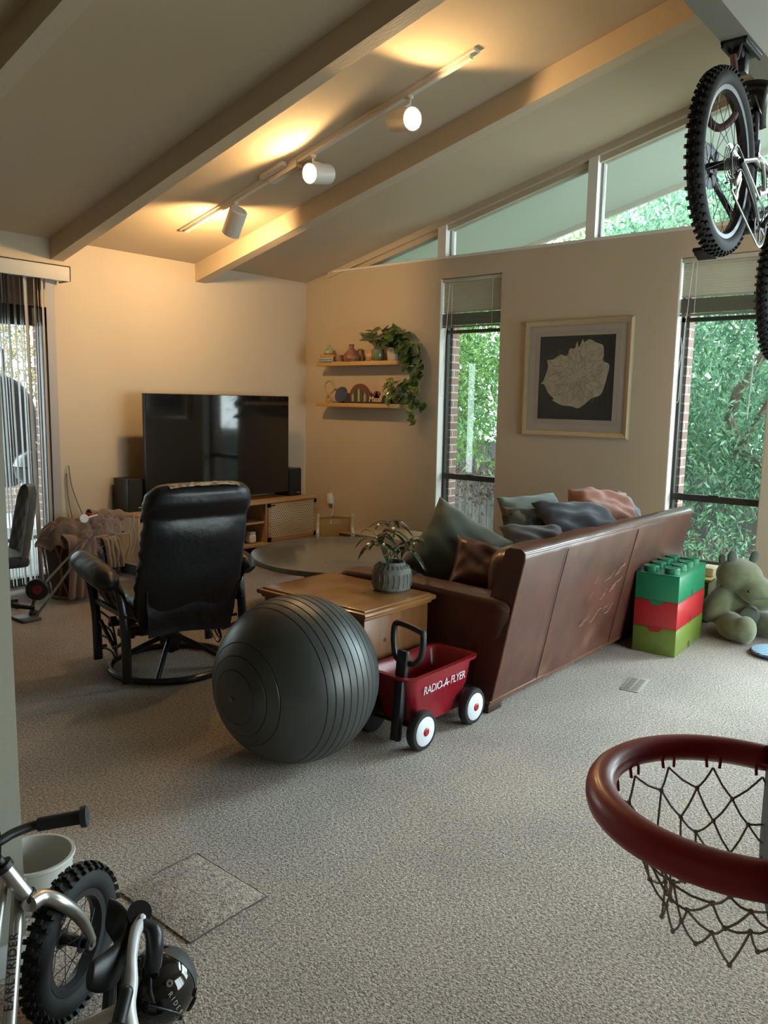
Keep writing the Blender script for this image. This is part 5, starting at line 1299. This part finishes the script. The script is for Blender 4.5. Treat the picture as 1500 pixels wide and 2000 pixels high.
def mountain_bike():
    R0 = Vector((3.48, 1.15, 2.60)); F0 = Vector((4.52, 1.155, 2.22)); u = (F0 - R0).normalized(); WB = (F0 - R0).length
    yl = Vector((0, 0, 1)).cross(u).normalized(); zz = u.cross(yl)
    t = thing('mountain_bike', 'dark mountain bike hanging from the ceiling beam at the upper right', 'bicycle', R0,
              rot=Matrix(((u.x, yl.x, zz.x), (u.y, yl.y, zz.y), (u.z, yl.z, zz.z))).to_euler())
    K = mat('bike_frame_paint', (.02, .022, .026), .25, coat=.5); Wd = frame_matrix((0, 0, 0), (1, 0, 0), None, (0, -1, 0))
    make_wheel(t, Wd, .352, .034, 28, 58, M_rim, .13, kz=.006, label='rear wheel tyre with knobby tread', kw=.014)
    make_wheel(t, frame_matrix((WB, 0, 0), (1, 0, 0), None, (0, -1, 0)), .352, .034, 28, 58, M_rim, .11, kz=.006, kw=.014)
    bb = Vector((.44, 0, -.03)); hb = Vector((.905, 0, .36)); ht = Vector((.86, 0, .49)); st = Vector((.33, 0, .31))
    b = MB(); b.tube([hb + Vector((0, 0, .03)), bb], .030, 14); b.tube([ht - Vector((0, 0, .03)), (.60, 0, .34), st - Vector((.0, 0, .05))], .022, 14); b.tube([st, bb], .021, 14); b.cyl(hb, ht, .026)
    b.cyl(bb - Vector((0, .04, 0)), bb + Vector((0, .04, 0)), .028); b.build('frame', K, t)
    for s in (-1, 1):
        b = MB(); b.tube([(.40, s * .045, -.02), (.22, s * .062, .0), (0, s * .07, 0)], .013, 10); b.tube([(.36, s * .03, .20), (.20, s * .055, .14), (0, s * .07, .0)], .011, 10); b.build('rear_stay', K, t)
        b = MB(); b.tube([(WB, s * .062, 0), (WB - .06, s * .062, .12), (hb.x + .02, s * .062, .27)], .021, 12); b.build('fork_leg', K, t)
    b = MB(); b.box((hb.x + .012, 0, .275), (.05, .16, .035), bev=.01); b.cyl((hb.x + .01, 0, .27), hb, .020); b.build('fork_crown', K, t)
    b = MB(); b.tube([(.40, 0, .10), (.56, 0, .22)], .018, 12); b.cyl((.44, 0, .13), (.53, 0, .20), .028); b.build('rear_shock', M_chrome, t)
    # rocker link, bright
    for s in (-1, 1): MB().tube(smoothpath([(.24, s * .045, .16), (.33, s * .045, .21), (.42, s * .045, .13)], 4), .010, 8).build('rocker_link', M_silver, t)
    b = MB(); b.cyl(st - Vector((0, 0, .02)), (.255, 0, .42), .0155); b.cyl(st, st + (Vector((.255, 0, .42)) - st) * .12, .022); b.build('seatpost', M_black, t)
    def sad(uu, v):
        s = 2 * v - 1; x = .10 + .27 * uu; w = .075 * (1 - uu) ** 1.3 + .020; 
        return (x, s * w, .445 + .012 * math.sin(uu * PI) - .030 * abs(s) ** 2.2 + (.012 if uu < .2 else 0))
    b = MB(); b.grid(sad, 20, 12); so = b.build('saddle', M_black, t); q = so.modifiers.new('s', 'SOLIDIFY'); q.thickness = .028
    b = MB()
    for s in (-1, 1): b.tube([(.15, s * .022, .42), (.24, s * .022, .41), (.31, s * .018, .425)], .0035, 6)
    b.build('saddle_rails', M_chrome, t)
    b = MB(); b.cyl(ht, ht + Vector((-.02, 0, .05)), .018); b.box(ht + Vector((.02, 0, .055)), (.06, .04, .03), bev=.006); b.build('stem', M_black, t)
    b = MB(); b.tube(smoothpath([(.85, -.38, .60), (.87, -.15, .575), (.90, -.05, .545), (.90, .05, .545), (.87, .15, .575), (.85, .38, .60)], 5), .013, 10); b.build('handlebar', M_black, t)
    for s in (-1, 1):
        MB().cyl((.852, s * .27, .592), (.85, s * .385, .602), .018).build('grip', M_rub, t)
        MB().tube([(.87, s * .22, .58), (.92, s * .25, .565), (.94, s * .33, .56)], .006, 6).build('brake_lever', M_black, t)
    # drivetrain on the right side (-y)
    b = MB(); 
    for k, r in enumerate((.075, .067, .059, .052, .045, .038, .031, .025)):
        yk = -.028 - .0045 * k; b.lathe([(r - .008, -.001), (r, -.0005), (r, .0005), (r - .008, .001)], 36, frame_matrix((0, yk, 0), (1, 0, 0), None, (0, -1, 0)), closed=True)
    b.build('cassette', M_chrome, t)
    b = MB(); b.cyl((0, -.015, 0), (0, -.065, 0), .02); b.build('cassette_body', M_rim, t)
    b = MB(); b.lathe([(.072, -.002), (.085, -.001), (.085, .001), (.072, .002)], 40, frame_matrix(bb + Vector((0, -.05, 0)), (1, 0, 0), None, (0, -1, 0)), closed=True)
    for k in range(5):
        a = k * 2 * PI / 5; b.box(bb + Vector((.04 * math.cos(a), -.05, .04 * math.sin(a))), (.08, .004, .014), rot=(0, -a, 0))
    b.build('chainring', M_rim, t)
    b = MB()
    cp = [(bb.x + .088 * math.cos(a), -.05, bb.z + .088 * math.sin(a)) for a in [PI / 2 - PI * k / 10 for k in range(11)]] + [(.05, -.06, -.135), (.0, -.055, -.12), (-.02, -.052, -.09), (.03, -.05, -.06), (.04, -.05, -.03), (-.01, -.05, -.065), (-.06, -.05, 0), (-.03, -.05, .058), (0, -.05, .066)]
    b.tube(cp, .0045, 6, closed=True); b.build('chain', M_chrome, t)
    b = MB(); b.box((.02, -.062, -.06), (.03, .018, .07), rot=(0, .4, 0), bev=.005); b.cyl((.05, -.062, -.115), (.05, -.052, -.115), .022); b.cyl((.03, -.062, -.05), (.03, -.052, -.05), .020); b.box((.045, -.066, -.085), (.012, .004, .09), rot=(0, .2, 0)); b.build('rear_derailleur', M_silver, t)
    for s, a in ((-1, 1.1), (1, 1.1 + PI)):
        e = bb + Vector((.17 * math.cos(a), s * .085, .17 * math.sin(a)))
        co_ = MB().tube([bb + Vector((0, s * .062, 0)), e], .012, 8).build('crank_arm', M_black, t)
        b = MB(); b.box(e + Vector((0, s * .055, 0)), (.09, .085, .016), bev=.003); b.cyl(e, e + Vector((0, s * .1, 0)), .006); b.build('pedal', M_black, co_)
    b = MB(); b.lathe([(.045, -.001), (.09, -.001), (.09, .001), (.045, .001)], 40, frame_matrix((0, .05, 0), (1, 0, 0), None, (0, -1, 0)), closed=True); b.build('brake_rotor', mat('dark_rotor', (.10, .10, .105), .5, metal=.8), t)
    b = MB(); b.box((.05, .06, .07), (.04, .03, .05), bev=.006); b.build('brake_caliper', M_black, t)
    MB().tube(smoothpath([(.88, -.12, .57), (.98, -.10, .45), (.80, -.03, .25), (.52, -.03, .0), (.25, -.065, -.03), (.04, -.07, -.02), (-.02, -.07, -.06)], 8), .003, 6).build('cable_housing', M_black, t)
    MB().tube(smoothpath([(.88, .12, .57), (.99, .10, .42), (.85, .04, .30), (.55, .03, .05), (.22, .065, .02), (.06, .065, .06)], 8), .003, 6).build('cable_housing', M_black, t)
mountain_bike()
t = thing('bicycle_hoist', 'black ceiling hoist plate with rubber hook holding the hanging bike', 'bike hoist', (3.895, 1.24, 3.2))
b = MB(); b.box((0, 0, -.006), (.23, .112, .012), bev=.002); b.box((0, .046, -.014), (.23, .012, .028)); b.box((0, -.046, -.014), (.23, .012, .028)); b.build('ceiling_plate', mat('hoist_steel', (.035, .037, .04), .45, metal=.4), t)
for x in (-.04, .05): MB().cyl((x, -.02, -.035), (x, .02, -.035), .022).build('pulley', M_black, t)
MB().box((.02, 0, -.06), (.06, .045, .09), bev=.008).build('pulley_housing', MATS['hoist_steel'], t)
b = MB(); b.tube(smoothpath([(-.10, -.03, -.02), (-.20, -.05, -.12), (-.29, -.06, -.16)], 4), .005, 6); b.build('rope', mat('grey_rope', (.10, .10, .10), .8), t)
b = MB(); b.tube(smoothpath([(-.29, -.06, -.14), (-.285, -.075, -.24), (-.275, -.085, -.36), (-.30, -.03, -.42), (-.335, .02, -.38)], 6), [.014] * 24 + [.012], 8, flat=1.3); b.build('rubber_hook', mat('maroon_rubber', (.10, .045, .05), .6), t)

# ---- silver balance bike in the foreground
def balance_bike():
    C = Vector((.975, 1.866, .188)); n = Vector((.47, -.883, 0)).normalized(); h = Vector((.883, .47, 0)).normalized()
    t = thing('balance_bike', 'silver childrens balance bike with knobby black tyre at the lower left', 'bicycle', (C.x, C.y, 0))
    O = Vector((C.x, C.y, 0))
    def P(*p): return Vector(p) - O
    S = M_silver
    make_wheel(t, frame_matrix(C - O, h, None, n), .188, .032, 20, 38, M_rim, .085, kz=.006, kw=.013)
    ax = P(1.003, 1.815, .2)
    right = [P(.839, 1.804, .39), P(.876, 1.813, .385), P(.913, 1.797, .358), P(.962, 1.798, .292), ax]
    b = MB(); b.tube(smoothpath(right, 6), interp([.020, .0195, .0185, .016, .010], 6), 14); b.build('fork_leg', S, t)
    left = [P(.839, 1.804, .39)] + [p - n * d + Vector((0, 0, dz)) for p, d, dz in zip(right[1:], (.06, .10, .115, .115), (0, 0, 0, 0))]
    b = MB(); b.tube(smoothpath(left, 6), interp([.020, .019, .018, .016, .010], 6), 14); b.build('fork_leg', S, t)
    for s in (1, -1):
        e = C - O + n * (.052 * s); b = MB(); b.cyl(e - n * .004, e + n * .006, .016, seg=24); b.cyl(e + n * s * .004, e + n * s * .012, .009, seg=6); b.build('axle_bolt', M_chrome, t)
    a0, a1 = P(.842, 1.826, .398), P(.797, 1.847, .49); d = (a1 - a0).normalized()
    MB().cyl(a0, a1, .019, .0185, seg=24).build('head_tube', S, t)
    for p in (a0, a1): MB().cyl(p - d * .007, p + d * .007, .0235, seg=24).build('headset_ring', M_black, t)
    b = MB(); b.cyl(a1, a1 + d * .10, .012); b.cyl(a1 + d * .085, a1 + d * .125, .018); b.build('stem', M_black, t)
    bar = [P(.52, 1.95, .595), P(.62, 1.90, .60), P(.695, 1.845, .585), P(.763, 1.812, .578), P(.811, 1.818, .580), P(.857, 1.815, .581), P(.883, 1.798, .585)]
    MB().tube(smoothpath(bar, 5), .0115, 12).build('handlebar', M_black, t)
    g0, g1 = P(.868, 1.808, .583), P(.950, 1.743, .594); gd = (g1 - g0).normalized()
    go = MB().cyl(g0, g1, .0165, .0175, seg=20).build('grip', M_rub, t)
    MB().cyl(g1 - gd * .004, g1 + gd * .010, .0255, seg=28).build('grip_end', mat('grip_end_rubber', (.03, .035, .04), .6), go)
    MB().cyl(g1 + gd * .010, g1 + gd * .0105, .003, seg=12).build('grip_end_hole', M_black, go)
    ta = [P(.850, 1.885, .40), P(.777, 1.7675, .30), P(.704, 1.650, .20)]
    tb = [P(.815, 1.890, .43), P(.722, 1.746, .355), P(.630, 1.602, .28)]
    MB().tube(ta, .0155, 14).build('down_tube', S, t); MB().tube(tb, .0125, 14).build('top_tube', S, t)
    MB().tube([P(.846, 1.885, .40), P(.835, 1.85, .43), P(.815, 1.85, .45)], .016, 12).build('gusset', S, t)
    dd = (ta[0] - ta[2]).normalized(); toc = (Vector((0, 0, 1.62)) - (O + ta[1])).normalized(); nn = (toc - dd * toc.dot(dd)).normalized(); sd = dd.cross(nn)
    text_mesh('lettering', 'EARLYRIDER', .028, M_black, t, frame_matrix(ta[1] + nn * .0158 - dd * .035 - sd * .003, dd, None, nn), .0006, space=1.1)
    text_mesh('tyre_lettering', 'ZIP', .020, mat('white_lettering', (.62, .52, .54), .5), t, frame_matrix(C - O - h * .075 + Vector((0, 0, .118)) + n * .030, h * .6 + Vector((0, 0, .8)), None, n + Vector((0, 0, .3))), .0006)
    rear = C - O - h * .58 + Vector((0, 0, 0)); make_wheel(t, frame_matrix(rear, h, None, n), .188, .032, 20, 38, M_rim, .085, kz=.006, kw=.013)
    for s in (1, -1): MB().tube([ta[2] + Vector((-.02, -.03, .02)), rear + n * .05 * s], .011, 10).build('rear_stay', S, t)
    MB().tube(smoothpath([P(.70, 1.86, .63), P(.735, 1.845, .645), P(.775, 1.815, .61), P(.785, 1.835, .52)], 5), .003, 6).build('brake_cable', M_black, t)
balance_bike()

# ---- white and black ride-on beside it
def ride_on():
    O = Vector((.96, 1.60, 0)); t = thing('toddler_ride_on', 'white and black toddler ride-on with curved saddle, in front of the helmet', 'ride-on toy', (O.x, O.y, 0))
    def P(*p): return Vector(p) - O
    Wm = mat('pearl_white', (.66, .66, .68), .25, coat=.5); K = mat('satin_black', (.014, .015, .017), .35)
    b = MB(); pts = [P(1.058, 1.646, .312), P(1.042, 1.644, .312), P(1.012, 1.626, .300), P(.982, 1.594, .270), P(.958, 1.558, .235), P(.927, 1.527, .205), P(.905, 1.475, .16), P(.89, 1.44, .10)]
    b.tube(smoothpath(pts, 6), interp([.012, .017, .014, .0125, .014, .018, .020, .016], 6), 14, flat=1.2); b.build('frame_tube', Wm, t)
    b = MB(); b.tube(smoothpath([P(.938, 1.538, .222), P(.905, 1.547, .20), P(.871, 1.567, .185), P(.832, 1.590, .165), P(.80, 1.59, .12)], 6), interp([.012, .015, .017, .018, .016], 6), 14); b.build('frame_branch', Wm, t)
    b = MB(); b.cyl(P(1.046, 1.662, .318), P(1.040, 1.648, .334), .030, seg=28); b.build('top_cap', K, t)
    b = MB(); b.tube(smoothpath([P(1.03, 1.65, .318), P(1.057, 1.622, .292), P(1.05, 1.60, .262), P(1.04, 1.60, .20)], 5), [.018] * 5 + [.022] * 10 + [.016], 12); b.build('support_arm', K, t)
    # curved saddle shell
    sp_ = smoothpath([P(1.000, 1.735, .315), P(1.012, 1.700, .290), P(1.002, 1.655, .268), P(.965, 1.630, .252), P(.925, 1.625, .25), P(.885, 1.625, .262)], 5)
    wd = Vector((.30, .22, .72)).normalized(); secs = []
    for i, p in enumerate(sp_):
        s = i / (len(sp_) - 1); w = .058 * math.sin(PI * (.14 + .76 * s)) ** .6; tt = .014
        tg = (sp_[min(i + 1, len(sp_) - 1)] - sp_[max(i - 1, 0)]).normalized(); nn = tg.cross(wd).normalized()
        secs.append([p + wd * (w * math.cos(a)) + nn * (tt * math.sin(a)) for a in [2 * PI * k / 14 for k in range(14)]])
    b = MB(); b.sprism(secs); b.build('saddle', K, t, sub=1)
    b = MB(); b.tube([P(.95, 1.635, .235), P(.93, 1.62, .14), P(.90, 1.60, .08)], .016, 10); b.tube([P(.985, 1.64, .24), P(.95, 1.60, .12), P(.93, 1.57, .05)], .012, 10); b.build('saddle_post', K, t)
    b = MB(); b.cyl(P(.928, 1.535, .240), P(.885, 1.500, .205), .0165, seg=20); b.sph(P(.928, 1.535, .240), .0165, 16); b.build('foot_peg', K, t)
    for p, ax in ((P(.86, 1.62, .062), (.8, -.6, 0)), (P(.98, 1.47, .062), (.8, -.6, 0)), (P(.80, 1.50, .062), (.8, -.6, 0))):
        wo = MB().lathe([(.03, -.02), (.055, -.02), (.062, -.01), (.062, .01), (.055, .02), (.03, .02)], 32, frame_matrix(p, (.6, .8, 0), None, ax), closed=True).build('wheel', M_rub, t)
        MB().lathe([(0, -.018), (.03, -.018), (.032, 0), (.03, .018), (0, .018)], 24, frame_matrix(p, (.6, .8, 0), None, ax)).build('wheel_hub', mat('grey_hub', (.18, .19, .18), .5), wo)
    b = MB(); b.tube([P(.86, 1.62, .062), P(.87, 1.60, .13), P(.90, 1.58, .16)], .012, 8); b.tube([P(.98, 1.47, .062), P(.89, 1.44, .10), P(.80, 1.50, .062)], .012, 8); b.build('axle_bar', K, t)
ride_on()

def helmet():
    t = thing('kids_helmet', 'glossy black childrens helmet lying on the carpet beside the ride-on', 'helmet', (1.092, 1.650, 0), rot=(0, 0, 0))
    G = mat('helmet_gloss', (.006, .006, .007), .08, coat=.8, coat_rough=.03); Mt = mat('helmet_matte', (.035, .037, .036), .6)
    C = Vector((0, 0, .098))
    b = MB(); b.sph(C, (.098, .094, .096), 40); b.build('shell', G, t)
    # matte band wrapping the right side
    b = MB()
    def f(u, v):
        a = math.radians(-62 + 64 * u + 8 * math.sin(PI * v)); e = math.radians(-70 + 150 * v)
        r = 1.012
        return tuple(C + Vector((.098 * r * math.cos(a) * math.cos(e), .094 * r * math.sin(a) * math.cos(e), .096 * r * math.sin(e))))
    b.grid(f, 16, 24); b.build('matte_panel', Mt, t)
    for az, el in ((-52, -8), (-38, -34)):
        a, e = math.radians(az), math.radians(el); d = Vector((math.cos(a) * math.cos(e), math.sin(a) * math.cos(e), math.sin(e)))
        b = MB(); b.cyl(C + d * .0945, C + d * .1005, .011 if el > -20 else .026, seg=24); b.build('vent', G, t)
    b = MB(); b.tube([tuple(C + Vector((math.cos(math.radians(az)) * math.cos(math.radians(el)), math.sin(math.radians(az)) * math.cos(math.radians(el)), math.sin(math.radians(el)))) * .0985) for az, el in ((-140, 14), (-115, 4), (-97, -10), (-84, -26), (-76, -42), (-66, -58))], .0035, 8); b.build('rim_groove', M_black, t)
    lt = mat('helmet_lettering', (.42, .43, .42), .5)
    tw, rt, up = Vector((-.44, -.666, .60)), Vector((.834, -.552, 0)), Vector((.332, .502, .799))
    def on(a, b_): return (tw * math.sqrt(max(.05, 1 - a * a - b_ * b_)) + rt * a + up * b_).normalized()
    for k, ch in enumerate('RIDER'):
        d = on(.28 + .06 * k, -.22 - .108 * k); d2 = on(.28 + .06 * (k + .5), -.22 - .108 * (k + .5))
        text_mesh('lettering', ch, .017, lt, t, frame_matrix(C + d * .0992, d2 - d, None, d), .0004)
    d = on(.27, .03); M = frame_matrix(C + d * .0985, rt, None, d)
    b = MB()
    for r in (.0075, .0045): b.tube([tuple(M @ Vector((r * math.cos(a), r * math.sin(a), 0))) for a in [2 * PI * k / 20 for k in range(20)]], .0009, 5, closed=True)
    b.build('emblem', lt, t)
helmet()

# ---- toy basketball hoop at the right
def hoop():
    ctr = Vector((.848, .218, 1.210)); n = Vector((.267, -.964, 0)).normalized(); vdir = Vector((.964, .267, 0)).normalized()
    t = thing('toy_basketball_hoop', 'red plastic toy basketball rim with white string net at the right edge', 'basketball hoop', (ctr.x, ctr.y, 0))
    Z = ctr.z; Rr = .136; RM = mat('hoop_red', (.42, .018, .035), .38, coat=.25, coat_rough=.2)
    # rim: arc open towards the board on the right
    secs = []; N_ = 64; a0, a1 = math.radians(80), math.radians(280)
    pr = [(.015, -.020), (.019, -.010), (.019, .004), (.010, .0135), (-.002, .015), (-.011, .010), (-.015, 0), (-.013, -.009), (-.004, -.014), (.004, -.020)]
    for i in range(N_ + 1):
        a = a0 + (a1 - a0) * i / N_; d = n * math.cos(a) + vdir * math.sin(a)
        secs.append([d * (Rr + q[0]) + Vector((0, 0, Z + q[1])) for q in pr])
    first = [p + n * .012 for p in secs[0]]; last = [p + n * .012 for p in secs[-1]]
    secs = [first] + secs + [last]
    b = MB(); b.sprism(secs); b.build('rim', RM, t, sub=1, angle=60)
    # backboard, edge on
    q = MB(); bx = n * .031
    q.sprism([[bx + vdir * s + Vector((0, 0, z)) for s, z in ((-.20, Z - .01), (-.16, Z - .045), (.11, Z - .135), (.16, Z - .12), (.16, Z + .22), (-.20, Z + .22))], [bx + n * .03 + vdir * s + Vector((0, 0, z)) for s, z in ((-.20, Z - .01), (-.16, Z - .045), (.11, Z - .135), (.16, Z - .12), (.16, Z + .22), (-.20, Z + .22))]])
    q.build('backboard', mat('dark_green_board', (.03, .045, .045), .5), t, smooth=False, bev=.006)
    MB().cyl(n * .19 + Vector((0, 0, .02)), n * .19 + Vector((0, 0, Z + .1)), .028).build('pole', mat('dark_green_board', (0, 0, 0)), t)
    MB().box((n.x * .50, n.y * .50, .03), (.42, .42, .06), bev=.02).build('base', mat('dark_green_board', (0, 0, 0)), t)
    # net
    S_ = mat('net_string', (.42, .38, .35), .8); hk = 14
    rows = [(.121, -.018), (.112, -.046), (.094, -.068), (.078, -.088), (.070, -.108), (.063, -.128)]
    r = random.Random(6)
    def node(i, j):
        rad, z = rows[j]; a = 2 * PI * (i + (.5 if j % 2 else 0)) / hk
        rr2 = random.Random(i % hk * 31 + j * 7); rad += rr2.uniform(-.007, .007) * (j > 0); z += rr2.uniform(-.012, .012) * (j > 0); a += rr2.uniform(-.06, .06) * (j > 0)
        return (n * math.cos(a) + vdir * math.sin(a)) * rad + Vector((0, 0, Z + z))
    b = MB()
    for j in range(len(rows) - 1):
        for i in range(hk):
            for di in ((0, -1) if j % 2 == 0 else (0, 1)):
                b.tube(smoothpath([node(i, j), (node(i, j) + node((i + di) % hk, j + 1)) / 2 + Vector((0, 0, -.003)), node((i + di) % hk, j + 1)], 2), .0013, 5)
    for i in range(hk):
        for j in range(1, len(rows)): b.sph(node(i, j), .0028, 8)
    b.build('net', S_, t)
    for i in range(hk):
        p = node(i, 0); a = 2 * PI * i / hk
        d = (n * math.cos(a) + vdir * math.sin(a)); tg = Vector((-d.y, d.x, 0))
        if math.cos(a) > .75: continue
        MB().tube(smoothpath([p + tg * .007, p + tg * .007 + Vector((0, 0, .014)) + d * .002, p - tg * .007 + Vector((0, 0, .014)) + d * .002, p - tg * .007], 3), .0018, 5).build('net_hook', RM, t)
hoop()
